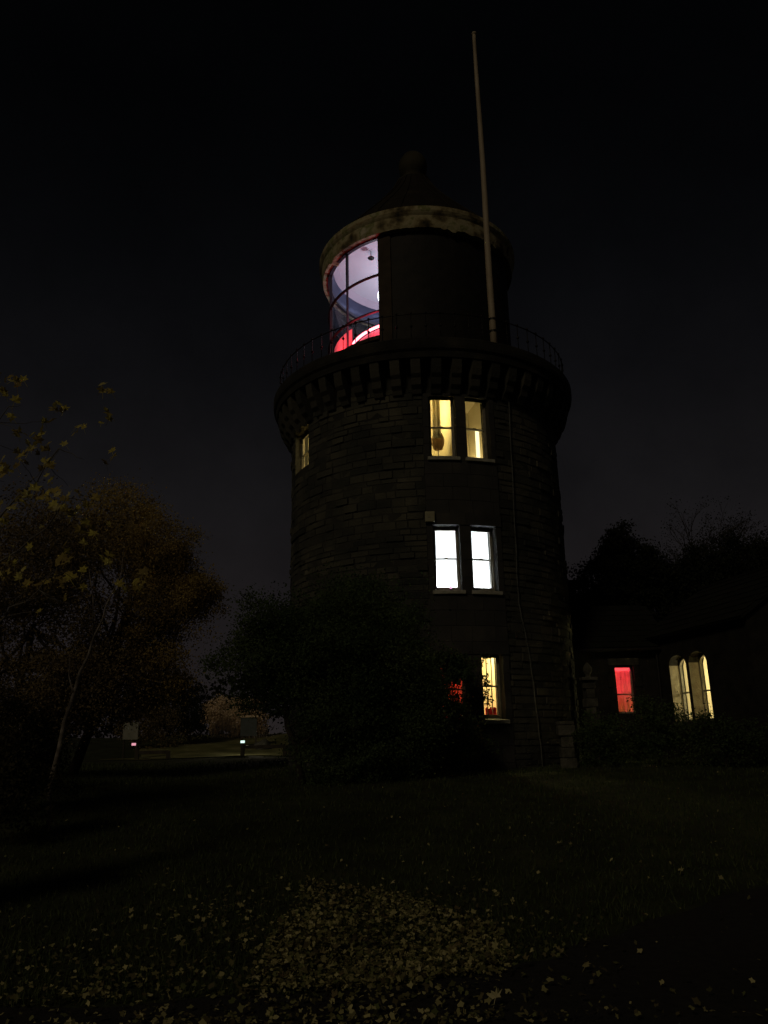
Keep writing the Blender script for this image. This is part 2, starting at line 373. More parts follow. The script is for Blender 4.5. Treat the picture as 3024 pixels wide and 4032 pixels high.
zs = sorted(set([Z0, ZT] + [w[k] for w in WIN for k in (2, 3)]))
ring_wall(RO, RI, phis, zs, WIN).build('tower_wall', M['mortar'], LT)
MB().lathe([(0.01, ZT - .05), (RI + .2, ZT - .05)], (CX, CY), 48).build('top_floor', M['mortar'], LT)

# rubble stones round the visible side of the tower
PANEL = (-2.6, 25.0)   # smooth dressed strip that carries the twin windows
stones = []
z = 0.5
while z < 11.9:
    h = rng.uniform(.15, .28)
    phi = -100 + rng.uniform(0, 4)
    while phi < 100:
        wd = rng.uniform(.28, .78); dp = math.degrees(wd / RO)
        a, b = phi, phi + dp; phi = b
        segs = [(a, b)]
        if a < PANEL[1] and b > PANEL[0]:
            segs = [s for s in ((a, min(b, PANEL[0])), (max(a, PANEL[1]), b)) if s[1] - s[0] > 1.2]
        for a, b in segs:
            if any(a < w[1] + 1 and b > w[0] - 1 and z < w[3] + .02 and z + h > w[2] - .1 for w in WIN): 
                if a < WIN[6][0] - 1.5 and z + h > WIN[6][2] - .1: b = min(b, WIN[6][0] - .2)
                elif b > WIN[6][1] + 1.5 and a < 0: a = max(a, WIN[6][1] + .2)
                else: continue
            if b - a > .6: stones.append((a, b, z, z + h))
    z += h
j = .010
def stone_pts(a, b, c, d):
    ja = math.degrees(j / RO); o = RO + (rng.uniform(.004, .026) if rng.random() < .85 else rng.uniform(.03, .06))
    q = lambda: rng.uniform(-.010, .010)
    a += ja; b -= ja; c += j; d -= j
    i_ = RO - .03
    return [P(a, i_, c), P(b, i_, c), P(b, i_, d), P(a, i_, d)], [P(a + .1, o + q(), c + .012 + q()), P(b - .1, o + q(), c + .012 + q()), P(b - .1, o + q(), d - .012 + q()), P(a + .1, o + q(), d - .012 + q())]
def add_stone(mb, s):
    inn, outp = stone_pts(*s)
    mb.add(inn + outp, [(4, 5, 6, 7), (0, 1, 5, 4), (1, 2, 6, 5), (2, 3, 7, 6), (3, 0, 4, 7)])
score = lambda s: abs((s[0] + s[1]) / 2 + 22) / 26 + abs((s[2] + s[3]) / 2 - 7.6) / 3.2
order = sorted(range(len(stones)), key=lambda i: score(stones[i]))
single = set(order[:290])
rest = MB()
for i, s in enumerate(stones):
    if i in single:
        mb = MB(); add_stone(mb, s); mb.build('stone', M['stone'], LT)
    else: add_stone(rest, s)
tag(rest.build('stonework', M['stone_is'], LT), kind='stuff')

# dressed panel: big smooth blocks beside, between, above and below the windows
def block(a, b, c, d, name='ashlar_block', m='ashlar', o=RO + .045, i_=RO - .02, gap=.005):
    ga = math.degrees(gap / RO); a += ga; b -= ga; c += gap; d -= gap
    n = max(1, int((b - a) / 3)); mb = MB(); vs = []
    for k in range(n + 1):
        p = a + (b - a) * k / n
        vs += [P(p, i_, c), P(p, o, c), P(p, o, d), P(p, i_, d)]
    fs = [(k * 4 + 1, k * 4 + 5, k * 4 + 6, k * 4 + 2) for k in range(n)] + [(k * 4, k * 4 + 4, k * 4 + 5, k * 4 + 1) for k in range(n)] + [(k * 4 + 2, k * 4 + 6, k * 4 + 7, k * 4 + 3) for k in range(n)]
    fs += [(0, 1, 2, 3), (n * 4 + 3, n * 4 + 2, n * 4 + 1, n * 4)]
    return mb.add(vs, fs).build(name, M[m], LT)
floors = [(WIN[4], WIN[5]), (WIN[2], WIN[3]), (WIN[0], WIN[1])]
zprev = 0.5
for wa, wb in floors + [(None, None)]:
    ztop = wa[2] - .13 if wa else 11.70
    if wa is None: pass
    lint = .36
    z = zprev; n = max(1, round((ztop - zprev) / .42)); hh = (ztop - zprev) / n
    for r in range(n):
        cuts = [PANEL[0]]
        while cuts[-1] < PANEL[1] - 9: cuts.append(cuts[-1] + rng.uniform(6, 10.5))
        cuts.append(PANEL[1])
        for a, b in zip(cuts, cuts[1:]): block(a, b, z, z + hh, o=RO + .045 + rng.uniform(0, .008))
        z += hh
    if wa:
        # sills
        for w in (wa, wb):
            mb = MB(); a, b = w[0] - .9, w[1] + .9
            vs = []; n = 3
            for k in range(n + 1):
                p = a + (b - a) * k / n
                vs += [P(p, RO - .25, w[2] - .125), P(p, RO + .13, w[2] - .125), P(p, RO + .13, w[2] - .02), P(p, RO - .25, w[2] + .02)]
            fs = [(k * 4 + i, k * 4 + 4 + i, k * 4 + 4 + (i + 1) % 4, k * 4 + (i + 1) % 4) for k in range(n) for i in range(4)] + [(0, 1, 2, 3), (n * 4 + 3, n * 4 + 2, n * 4 + 1, n * 4)]
            mb.add(vs, fs).build('sill', M['sill'], LT, bevel=.012)
        zz = wa[2] - .13; nb = 4; hb = (wa[3] - zz) / nb
        for k in range(nb):
            block(PANEL[0], wa[0], zz + k * hb, zz + (k + 1) * hb, 'jamb_stone')
            block(wa[1], wb[0], zz + k * hb, zz + (k + 1) * hb, 'mullion_stone')
            block(wb[1], PANEL[1], zz + k * hb, zz + (k + 1) * hb, 'jamb_stone')
        top = min(wa[3] + lint, 11.70)
        if top > wa[3] + .1:
            block(PANEL[0], 11.3, wa[3], top, 'lintel', o=RO + .075); block(11.3, PANEL[1], wa[3], top, 'lintel', o=RO + .075)
        zprev = max(top, wa[3])

# sash windows
def frame_axes(phi):
    a = R_(phi); return Vector((math.cos(a), math.sin(a), 0)), Vector((math.sin(a), -math.cos(a), 0))
def window(w, rec=.2, bars=0, meet=.5, dirt=False):
    pc_ = (w[0] + w[1]) / 2; t, n = frame_axes(pc_)
    Rw = RO - rec; half = RO * math.sin(R_((w[1] - w[0]) / 2)); z0, z1 = w[2], w[3]
    O = P(pc_, Rw, 0)
    def bx(mb, u0, u1, d0, d1, c, d):
        mb.hexa([O + t * u + n * dd + Vector((0, 0, zz)) for zz in (c, d) for u, dd in ((u0, d1), (u1, d1), (u1, d0), (u0, d0))])
    F = MB(); fw = .055
    bx(F, -half - .06, -half + fw, -.10, .0, z0, z1); bx(F, half - fw, half + .06, -.10, .0, z0, z1)
    bx(F, -half + fw, half - fw, -.10, .0, z0, z0 + .05); bx(F, -half + fw, half - fw, -.10, .0, z1 - .06, z1)
    fr = F.build('window', M['sash'], LT)
    zm = z0 + (z1 - z0) * meet; u = half - fw; s = .038
    up = MB(); d0, d1 = -.055, -.02
    bx(up, -u, -u + s, d0, d1, zm - .018, z1 - .06); bx(up, u - s, u, d0, d1, zm - .018, z1 - .06); bx(up, -u + s, u - s, d0, d1, z1 - .11, z1 - .06); bx(up, -u + s, u - s, d0, d1, zm - .018, zm + .022)
    up.build('sash', M['sash'], fr)
    lo = MB(); e0, e1 = -.095, -.06
    bx(lo, -u, -u + s, e0, e1, z0 + .05, zm + .02); bx(lo, u - s, u, e0, e1, z0 + .05, zm + .02); bx(lo, -u + s, u - s, e0, e1, z0 + .05, z0 + .13); bx(lo, -u + s, u - s, e0, e1, zm - .02, zm + .02)
    lo.build('sash', M['sash'], fr)
    cb = MB(); bx(cb, -.05, .05, -.10, -.03, zm + .022, zm + .045); cb.build('sash_catch', M['iron'], fr)
    for k in range(bars):
        x = -u + s + (2 * u - 2 * s) * (k + 1) / (bars + 1)
        gb = MB(); bx(gb, x - .011, x + .011, d0 + .005, d1 - .005, zm + .022, z1 - .11); gb.build('glazing_bar', M['sash'], fr)
        gb = MB(); bx(gb, x - .011, x + .011, e0 + .005, e1 - .005, z0 + .13, zm - .02); gb.build('glazing_bar', M['sash'], fr)
    p = MB(); bx(p, -u + s, u - s, -.04, -.036, zm + .022, z1 - .11); p.build('pane', M['glass'], fr)
    p = MB(); bx(p, -u + s, u - s, -.08, -.076, z0 + .13, zm - .02); p.build('pane', M['glass'], fr)
    return fr
for i, w in enumerate(WIN): window(w, bars=2 if i == 5 else 0, rec=.26 if i == 6 else .19)

# rooms behind the windows: plastered boxes with a lamp in each
def room(phi, half, n0, n1, z0, z1, m, part=None):
    t, n = frame_axes(phi); C = Vector((CX, CY, 0)); mb = MB()
    q = lambda u, d, z: C + t * u + n * d + Vector((0, 0, z))
    mb.add([q(-half, n1, z0), q(half, n1, z0), q(half, n1, z1), q(-half, n1, z1), q(-half, n0, z0), q(half, n0, z0), q(half, n0, z1), q(-half, n0, z1)],
           [(0, 1, 2, 3), (0, 4, 5, 1), (3, 2, 6, 7), (0, 3, 7, 4), (1, 5, 6, 2)])
    if part is not None:
        mb.hexa([q(u, d, z) for z in (z0, z1) for u, d in ((part - .03, n0 + .06), (part + .03, n0 + .06), (part + .03, n1), (part - .03, n1))])
    return mb.build('room_lining', M[m], LT)
def lamp(name, loc, watts, col, rad=.08):
    d = bpy.data.lights.new(name, 'POINT'); d.energy = watts; d.color = col; d.shadow_soft_size = rad
    o = bpy.data.objects.new(name, d); COL.objects.link(o); o.location = loc; return o
def RP(phi, u, d, z):
    t, n = frame_axes(phi); return Vector((CX, CY, 0)) + t * u + n * d + Vector((0, 0, z))
PH = 11.2
room(PH, 1.22, 4.14, 1.7, 9.2, 12.5, 'cream', part=-.02)
room(PH, 1.22, 4.14, 1.7, 5.2, 8.2, 'white')
room(PH, 1.22, 4.14, 1.9, 1.5, 4.4, 'cream', part=0.0)
room(-63.2, 1.0, 4.14, 2.4, 9.7, 12.4, 'cream')
lamp('upper_room_lamp', RP(PH, -.98, 3.2, 11.9), 88, (1, .76, .30), .10)
lamp('upper_side_room_lamp', RP(PH, .75, 2.4, 10.0), 30, (1, .76, .33), .12)
lamp('middle_room_lamp', RP(PH, .0, 2.3, 6.1), 300, (.96, .98, 1.0), .12)
lamp('ground_room_lamp', RP(PH, .35, 3.1, 4.1), 120, (1, .80, .36), .10)
lamp('red_floor_lamp', RP(PH, -.5, 3.2, 3.6), 15, (1, .06, .03), .10)
lamp('red_glow_lamp', RP(PH, .45, 3.4, 1.75), 14, (1, .07, .04), .10)
lamp('west_room_lamp', RP(-63.2, .3, 3.0, 11.3), 80, (1, .74, .32), .10)

# things inside the upper room
mb = MB(); n = 26; vs = []
for k in range(n + 1):
    u = -.66 + .26 * k / n; d = 3.95 + .05 * math.sin(k * 1.15)
    vs += [RP(PH, u + .10 * 0, d, 10.6), RP(PH, u, d, 12.3)]
mb.add(vs, [(2 * k, 2 * k + 2, 2 * k + 3, 2 * k + 1) for k in range(n)])
cu = mb.build('curtain', M['curtain'], smooth=True); cu.modifiers.new('thickness', 'SOLIDIFY').thickness = .008
tag(cu, 'pale folded curtain inside the brighter of the topmost twin windows', 'curtain')
sh = empty('lampshade', RP(PH, -.43, 3.65, 10.1), 'brown oval lampshade seen through the lower pane of the topmost window', 'lampshade')
mb = MB(); c = RP(PH, -.43, 3.65, 10.62)
mb.lathe([(.03, c.z - .3), (.14, c.z - .27), (.2, c.z - .1), (.21, c.z + .05), (.15, c.z + .24), (.04, c.z + .29)], (c.x, c.y), 20)
mb.build('shade', M['brown'], sh, smooth=True)
MB().tube([(c.x, c.y, 9.2), (c.x, c.y, c.z - .26)], .012, 8).build('stem', M['sash'], sh)
mb = MB(); p = RP(PH, .80, 3.9, 0); t, n_ = frame_axes(PH)
mb.hexa([p + t * u + n_ * d + Vector((0, 0, z)) for z in (9.75, 10.95) for u, d in ((-.055, 0), (.055, 0), (.055, -.05), (-.055, -.05))])
tag(mb.build('door_gap_glow', M['door_glow']), 'glowing upright strip standing in for a lit door gap behind the dimmer of the topmost twin windows', 'light')  # emissive strip in place of a door gap lit from beyond
mb = MB(); p = RP(PH, .62, 3.85, 0)
for k in range(9):
    mb.box((p.x + .035 * k * t.x, p.y + .035 * k * t.y, 2.18 + .01 * math.sin(k * 2)), (.04, .05, .5 + .04 * math.sin(k * 1.9)), R_(PH))
tag(mb.build('red_curtain', M['redcloth']), 'red cloth hanging low inside the ground floor window', 'cloth')

# corbels
CP = [(4.62, 11.72), (4.80, 11.75), (4.86, 11.88), (4.98, 11.98), (5.04, 12.18), (5.14, 12.28), (5.20, 12.48), (5.24, 12.74), (4.62, 12.74)]
def corbel_mesh():
    mb = MB(); hw = .15; L = len(CP)
    vs = [(s * hw, -r, z) for s in (-1, 1) for r, z in CP]
    mb.add(vs, [tuple(range(L)), tuple(range(L, 2 * L))[::-1]] + [(i, (i + 1) % L, L + (i + 1) % L, L + i) for i in range(L)])
    return mb.mesh('corbel', M['corbel'])
cmesh = corbel_mesh()
for k in range(51):
    a = k * 360 / 51 - 4.6
    if a > 180: a -= 360
    if abs(a) > 104: continue
    o = bpy.data.objects.new('corbel', cmesh); COL.objects.link(o); o.location = (CX, CY, 0); o.rotation_euler = (0, 0, R_(a)); par(o, LT)
MB().lathe([(4.66, 12.74), (5.28, 12.745), (5.31, 12.93), (5.38, 13.0), (5.40, 13.10), (5.40, 13.32), (5.36, 13.36), (3.3, 13.40)], (CX, CY), 120).build('gallery_cornice', M['cornice'], LT)

# gallery railing
RR, RZ = 5.18, 14.27
rl = MB()
for zz, rad in ((RZ, .018),):
    rl.tube([P(-125 + 250 * k / 120, RR, zz) for k in range(121)], rad, 6)
rail = rl.build('railing', M['iron'], LT, smooth=True)
pm = MB(); pm.tube([(0, 0, 13.36), (0, 0, RZ + .03)], .013, 6); pm.sphere((0, 0, RZ + .03), .042, 8, 6); pm.sphere((0, 0, RZ - .42), .045, 8, 6); pm.sphere((0, 0, 13.42), .05, 8, 6)
pmesh = pm.mesh('post', M['iron'], True)
for k in range(49):
    a = -120.6 + 5.0 * k
    o = bpy.data.objects.new('post', pmesh); COL.objects.link(o); q = P(a, RR, 0); o.location = q; o.parent = rail
    o.matrix_parent_inverse = Matrix.Identity(4)

# lantern: blind wall, glazing, ceiling
RL = 3.42
A0, A1 = -25.2, -160.0
MB().lathe([(RL, 13.3), (RL, 18.62), (RL - .12, 18.62), (RL - .12, 13.3)], (CX, CY), 90, A0, 200, closed=True).build('lantern_wall', M['lantern_wall'], LT)
MB().lathe([(RL + .05, 13.35), (RL + .05, 18.58), (RL - .14, 18.58), (RL - .14, 13.35)], (CX, CY), 4, A0 - .3, A0 + 7.5, closed=True).build('pilaster', M['pilaster'], LT)
MB().lathe([(RL + .10, 14.52), (RL + .10, 14.66), (RL - .2, 14.70), (RL - .2, 13.3), (RL, 13.3), (RL, 14.52)], (CX, CY), 60, A1, A0, closed=True).build('lantern_sill', M['pilaster'], LT)
glz = MB().lathe([(RL + .02, 18.46), (RL + .02, 18.70), (RL - .10, 18.70), (RL - .10, 18.46)], (CX, CY), 60, A1, A0, closed=True).build('lantern_glazing', M['bar'], LT)
rows = [14.70, 15.64, 17.03, 18.46]
mph = [A0 - 24.9 * k for k in range(1, 6)]
for k, a in enumerate(mph):
    for r in range(3):
        wd = .62 if r == 2 else .26
        MB().lathe([(RL + .01, rows[r]), (RL + .01, rows[r + 1]), (RL - .07, rows[r + 1]), (RL - .07, rows[r])], (CX, CY), 1, a - wd, a + wd, closed=True).build('glazing_bar', M['bar'], glz)
for zz, hh in ((15.64, .022), (17.03, .030)):
    MB().lathe([(RL + .02, zz - hh), (RL + .02, zz + hh), (RL - .06, zz + hh), (RL - .06, zz - hh)], (CX, CY), 60, A1, A0, closed=True).build('transom', M['iron'], glz)
edges = [A0] + mph
for a, b in zip(edges, edges[1:]):
    for r in range(3):
        MB().lathe([(RL - .03, rows[r] + .02), (RL - .03, rows[r + 1] - .02)], (CX, CY), 10, b + .4, a - .4).build('pane', M['glass'], glz, smooth=True)
MB().lathe([(3.24, 19.12), (3.03, 19.36)], (CX, CY), 96).build('ceiling_cove', M['cove'], LT, smooth=True)
MB().lathe([(RL - .10, 18.56), (3.24, 19.125)], (CX, CY), 96).build('ceiling_frieze', M['bluewall'], LT, smooth=True)
MB().lathe([(3.04, 19.35), (1.6, 19.40), (.01, 19.42)], (CX, CY), 96).build('lantern_ceiling', M['ceiling'], LT, smooth=True)
MB().lathe([(RL - .14, 13.42), (.01, 13.42)], (CX, CY), 64).build('lantern_floor', M['greywall'], LT)
MB().lathe([(RL - .16, 13.4), (RL - .16, 18.56)], (CX, CY), 60, A0 + 1, 199).build('lantern_lining', M['bluewall'], LT, smooth=True)
# inner drum with upright boards, red tubes on its rim
for k in range(64):
    a = -110 + k * 3.4
    MB().lathe([(2.52 + .008 * (k % 2), 13.45), (2.52 + .008 * (k % 2), 15.52), (2.46, 15.52), (2.46, 13.45)], (CX, CY), 1, a + .12, a + 3.28, closed=True).build('drum_board', M['greywall'], LT)
dr = empty('red_tube_light', P(-30, 2.62, 15.6), 'glowing red tube lights round the foot of the lantern room', 'light')
for a, b in ((-74, -64.2), (-62.0, -48.1), (-45.4, -30.0)):
    MB().tube([P(a + (b - a) * k / 8, 2.62, 15.56) for k in range(9)], .046, 8).build('tube', M['led'], dr, smooth=True)
lamp('red_tube_glow', P(-62, 2.85, 15.0), 26, (1, .05, .08), .15)
lamp('red_tube_glow', P(-36, 2.95, 15.0), 60, (1, .04, .08), .12)
pn = MB().lathe([(3.22, 14.70), (3.22, 15.52), (3.212, 15.52), (3.212, 14.70)], (CX, CY), 8, -80, -49.5, closed=True).build('panel', M['salmon'])
tag(pn, 'curved salmon pink panel standing behind the lowest lantern panes', 'panel')
pd = empty('pendant_lamp', P(-14, 2.2, 19.3), 'small dark disc pendant hanging from the white lantern ceiling', 'pendant lamp')
# pendant: hangs where its rod and disc show against the ceiling
def ray_at(px, py, Y):
    d = (_x * ((px - 1512) / 3113.0) + _y * (-(py - 2016) / 3113.0) + _f); d = d * (Y / d.y); return Vector((d.x, d.y, d.z + EYE))
q = ray_at(1461, 1015, 26.0)
MB().tube([(q.x, q.y, q.z), (q.x, q.y, 19.40)], .016, 8).build('rod', M['iron'], pd)
MB().lathe([(.01, q.z + .03), (.10, q.z + .02), (.13, q.z - .02), (.10, q.z - .05), (.01, q.z - .055)], (q.x, q.y), 16).build('disc', M['iron'], pd, smooth=True)
q = ray_at(1499, 1168, 26.2)
lm = empty('lantern_lamp', (q.x, q.y, q.z - .3), 'white glowing lamp in the lantern room beside the dark wall', 'lamp')
MB().lathe([(.01, q.z - .22), (.08, q.z - .2), (.11, q.z), (.09, q.z + .2), (.01, q.z + .24)], (q.x, q.y), 16).build('bulb', M['lamp_cool'], lm, smooth=True)
MB().tube([(q.x, q.y, 13.42), (q.x, q.y, q.z - .2)], .03, 8).build('stand', M['iron'], lm)
ul = bpy.data.lights.new('added_ceiling_light', 'AREA'); ul.shape = 'DISK'; ul.size = .9; ul.energy = 155; ul.color = (.88, .82, 1.0)  # added area light aimed up, brightens the lantern ceiling and spares the floor
uo = bpy.data.objects.new('added_ceiling_light', ul); COL.objects.link(uo); uo.location = (CX + .6, CY + .6, 16.3); uo.rotation_euler = (math.pi, 0, 0)
lamp('lantern_room_lamp', (q.x - .2, q.y - .15, q.z), 10, (.84, .86, 1.0), .10)
us_ = empty('added_light_stand', (CX + .6, CY + .6, 13.42), 'dark stand added under the ceiling light inside the lantern room', 'lamp')  # stand and bowl added to carry the ceiling light
MB().tube([(CX + .6, CY + .6, 13.42), (CX + .6, CY + .6, 16.1)], .05, 10).build('stand', M['iron'], us_, smooth=True)
MB().lathe([(.05, 16.1), (.5, 16.2), (.52, 16.27), (.01, 16.22)], (CX + .6, CY + .6), 24).build('bowl', M['iron'], us_, smooth=True)

# eave cornice, roof, finial
def ragged(prof, n=240, seed=3):
    mb = MB(); mb.lathe(prof, (CX, CY), n); rr = random.Random(seed); L = len(prof)
    dz = [rr.uniform(-.01, .012) for _ in range(n)]
    for k in range(14):
        s = rr.randrange(n); w = rr.randrange(2, 6); amt = -rr.uniform(.03, .11)
        for i in range(w): dz[(s + i) % n] += amt * math.sin(math.pi * (i + .5) / w)
    for k in range(n):
        x, y, zz = mb.v[k * L]; mb.v[k * L] = (x, y, zz + dz[k]); x, y, zz = mb.v[k * L + 1]; mb.v[k * L + 1] = (x, y, zz + dz[k])
    return mb
ragged([(3.34, 18.50), (3.63, 18.50), (3.66, 18.62), (3.68, 18.95), (3.73, 19.02), (3.77, 19.10), (3.77, 19.26), (3.70, 19.30), (3.3, 19.34)]).build('eave_cornice', M['fascia'], LT)
RP_ = [(3.62, 19.31), (2.85, 20.25), (2.10, 21.10), (1.42, 21.90), (.92, 22.60), (.66, 23.10)]
roof = MB().lathe(RP_, (CX, CY), 72).build('roof', M['roof'], LT, smooth=True)
for k in range(24):
    a = k * 15 + 4
    MB().tube([P(a, r + .012, z_) for r, z_ in RP_], .03, 5).build('rib', M['roof'], roof)
MB().lathe([(.66, 23.05), (.72, 23.10), (.50, 23.2), (.42, 23.35), (.44, 23.5), (.54, 23.62), (.58, 23.95), (.54, 24.2), (.40, 24.42), (.18, 24.53), (.01, 24.56)], (CX, CY), 32).build('finial', M['finial'], roof, smooth=True)

# lightning conductor strip down the wall
cp = [(33.2, 12.6), (32.1, 11.96), (31.4, 9.6), (30.7, 7.24), (30.3, 5.7), (30.6, 5.2), (32.04, 4.6), (33.4, 3.9), (34.4, 3.01), (35.2, 2.0), (35.92, 1.25), (36.1, .6)]
cps = cat_rom(cp, 5)
MB().tube([P(a + .12 * math.sin(i * 1.3), RO + .085, z_) for i, (a, z_) in enumerate(cps)], .017, 6).build('lightning_conductor', M['cable'], LT)

# box on the wall above the middle windows, bead light on the ledge
bxo = empty('junction_box', P(-1.45, RO + .05, 7.66), 'small grey box fixed beside the lintel above the brightest windows', 'box')
t, n_ = frame_axes(-1.45); p = P(-1.45, RO + .08, 0)
mb = MB(); mb.hexa([p + t * u + n_ * d + Vector((0, 0, z_)) for z_ in (7.67, 7.98) for u, d in ((-.14, .10), (.14, .10), (.14, -.04), (-.14, -.04))]); mb.build('case', M['box'], bxo, bevel=.015)
mb = MB(); mb.hexa([p + t * u + n_ * d + Vector((0, 0, z_)) for z_ in (7.80, 7.83) for u, d in ((-.07, .115), (-.01, .115), (-.01, .10), (-.07, .10))]); mb.build('catch', M['sill'], bxo)
w = WIN[2]; q = P(4.9, RO + .05, w[2] + .075)
bd = empty('bead_light', (q.x, q.y, w[2]), 'tiny pink light on the sill of the brightest window', 'light')
MB().sphere(q, .046, 10, 8).build('bulb', M['bead'], bd, smooth=True); MB().lathe([(.04, w[2] - .01), (.045, w[2] + .015), (.02, w[2] + .03)], (q.x, q.y), 10).build('base', M['iron'], bd)

# flagpole on the gallery
px_, py_ = 3.545, 22.30
fp = empty('flagpole', (px_, py_, 13.36), 'tall pale flagpole rising from the gallery in front of the lantern', 'flagpole')
zs_ = [12.9, 14, 16, 18, 20, 22, 24, 25.2, 25.62]
rs_ = [.112, .110, .104, .098, .091, .082, .071, .063, .06]
MB().tube([(px_ + .012 * math.sin(z_ * .7), py_, z_) for z_ in zs_], rs_, 16).build('pole', M['pole'], fp, smooth=True)
MB().lathe([(.05, 25.6), (.085, 25.62), (.085, 25.68), (.02, 25.72)], (px_, py_), 14).build('cap', M['pole'], fp, smooth=True)
for z_ in (14.27, 13.85):
    MB().lathe([(.10, z_ - .035), (.122, z_ - .035), (.122, z_ + .035), (.10, z_ + .035)], (px_, py_), 16, closed=True).build('band', M['iron'], fp)

# ------------------------------------------------------------------ annex
AX = empty('annex_building', (7.5, 28.5, 1.0), 'low dark stone cottage range with slate roof beside the tower', 'building')
YF = 27.0
def rect_wall(mb, x0, x1, y0, y1, z0, z1, holes):
    """vertical wall slab between y0 (front) and y1, holes in x,z"""
    xs = sorted(set([x0, x1] + [h[i] for h in holes for i in (0, 1)])); zz = sorted(set([z0, z1] + [h[i] for h in holes for i in (2, 3)]))
    for a, b in zip(xs, xs[1:]):
        for c, d in zip(zz, zz[1:]):
            if any(h[0] < (a + b) / 2 < h[1] and h[2] < (c + d) / 2 < h[3] for h in holes): continue
            mb.box(((a + b) / 2, (y0 + y1) / 2, (c + d) / 2), (b - a, y1 - y0, d - c))
mb = MB(); RW = (7.62, 8.24, 2.30, 3.86)
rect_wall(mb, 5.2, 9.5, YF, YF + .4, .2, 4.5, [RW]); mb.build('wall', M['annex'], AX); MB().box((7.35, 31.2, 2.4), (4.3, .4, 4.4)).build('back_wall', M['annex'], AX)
# red window
fr = MB()
x0, x1, z0, z1 = RW
yy = YF + .22
fr.box((x0 + .02, yy, (z0 + z1) / 2), (.06, .08, z1 - z0)); fr.box((x1 - .02, yy, (z0 + z1) / 2), (.06, .08, z1 - z0)); fr.box(((x0 + x1) / 2, yy, z1 - .03), (x1 - x0 - .08, .08, .06)); fr.box(((x0 + x1) / 2, yy, z0 + .03), (x1 - x0 - .08, .08, .06))
fw_ = fr.build('window', M['sash'], AX)
MB().box(((x0 + x1) / 2, yy + .01, 2.92), (x1 - x0 - .08, .05, .05)).build('sash', M['sash'], fw_)
for c, d in ((z0 + .06, 2.89), (2.95, z1 - .06)): MB().box(((x0 + x1) / 2, yy, (c + d) / 2), (x1 - x0 - .08, .006, d - c)).build('pane', M['glass'], fw_)
MB().box(((x0 + x1) / 2, YF - .02, z1 + .12), (x1 - x0 + .4, .12, .22)).build('lintel', M['pierstone'], AX)
for s, k in ((-1, 0), (1, 0), (-1, 1), (1, 1), (-1, 2), (1, 2), (-1, 3), (1, 3)):
    wq = .18 if k % 2 else .26
    MB().box((((x0 if s < 0 else x1) + s * wq / 2), YF - .015, z0 + .21 + k * .425), (wq, .10, .40)).build('quoin', M['annex'], AX)
# its room
rb = MB(); a, b, c, d, e_, f_ = 6.9, 9.2, YF + .41, YF + 2.6, 1.6, 4.3
rb.add([(a, c, e_), (b, c, e_), (b, d, e_), (a, d, e_), (a, c, f_), (b, c, f_), (b, d, f_), (a, d, f_)], [(0, 1, 2, 3), (4, 7, 6, 5), (1, 5, 6, 2), (2, 6, 7, 3), (3, 7, 4, 0)])
rb.build('room_lining', M['cream'], AX)
lamp('red_room_lamp', (7.95, YF + 1.25, 3.75), 120, (1, .055, .125), .10)
lamp('red_room_warm_lamp', (8.3, YF + 1.3, 2.2), 14, (1, .34, .10), .10)
cu = MB(); vs = []
for k in range(29):
    u = 7.50 + .95 * k / 28; v = YF + .66 + .045 * math.sin(k * 1.25 + .4 * math.sin(k * .7))
    vs += [(u, v, 2.0), (u, v, 3.72)]
cu.add(vs, [(2 * k, 2 * k + 2, 2 * k + 3, 2 * k + 1) for k in range(28)])
cb = cu.build('net_curtain', M['curtain'], smooth=True); cb.modifiers.new('thickness', 'SOLIDIFY').thickness = .006
tag(cb, 'thin folded curtain glowing red inside the cottage window', 'curtain')
# slate roof of the range: courses of slates
def slate_roof(parent, A, B, up, width, rows_, cols, th=.02, m='slate'):
    """A->B eave line, 'up' vector to the ridge; alike slates as separate pieces"""
    A, B, up = Vector(A), Vector(B), Vector(up); al = (B - A); nrm = al.cross(up).normalized()
    if nrm.z < 0: nrm = -nrm
    base = MB(); base.hexa([A, B, B + up, A + up, A - nrm * .06, B - nrm * .06, B + up - nrm * .06, A + up - nrm * .06]); ob = base.build('roof', M[m], parent)
    du = al / cols; dv = up / rows_; sm = None
    mbm = MB(); e = .012 / du.length
    c0 = [du * e, du * (1 - e), du * (1 - e) + dv * 1.15, du * e + dv * 1.15]
    low, hi = nrm * .035, nrm * .008
    pts = [c0[0] + low, c0[1] + low, c0[2] + hi, c0[3] + hi]
    mbm.hexa([q - nrm * .012 for q in pts] + pts)
    sm = mbm.mesh('slate', M[m])
    for r in range(rows_):
        for k in range(cols if r % 2 == 0 else cols - 1):
            o = bpy.data.objects.new('slate', sm); COL.objects.link(o); o.location = A + du * (k + (.5 if r % 2 else 0)) + dv * r + nrm * rng.uniform(0, .01); o.rotation_euler = (0, 0, rng.uniform(-.01, .01))
            o.parent = ob; o.matrix_parent_inverse = Matrix.Identity(4)
    return ob
slate_roof(AX, (5.2, YF - .25, 4.42), (9.6, YF - .25, 4.42), (0, 2.3, 1.75), 4, 8, 11)
MB().tube([(5.2, YF - .3, 4.36), (9.5, YF - .3, 4.36)], .06, 8).build('gutter', M['iron'], AX)
MB().tube([(9.05, YF - .12, 4.3), (9.05, YF - .12, .9)], .045, 8).build('downpipe', M['iron'], AX)
mb = MB(); mb.box((6.6, 29.3, 6.3), (.9, .7, 1.5)); mb.box((6.6, 29.3, 7.1), (1.05, .85, .14)); mb.build('chimney', M['annex'], AX)

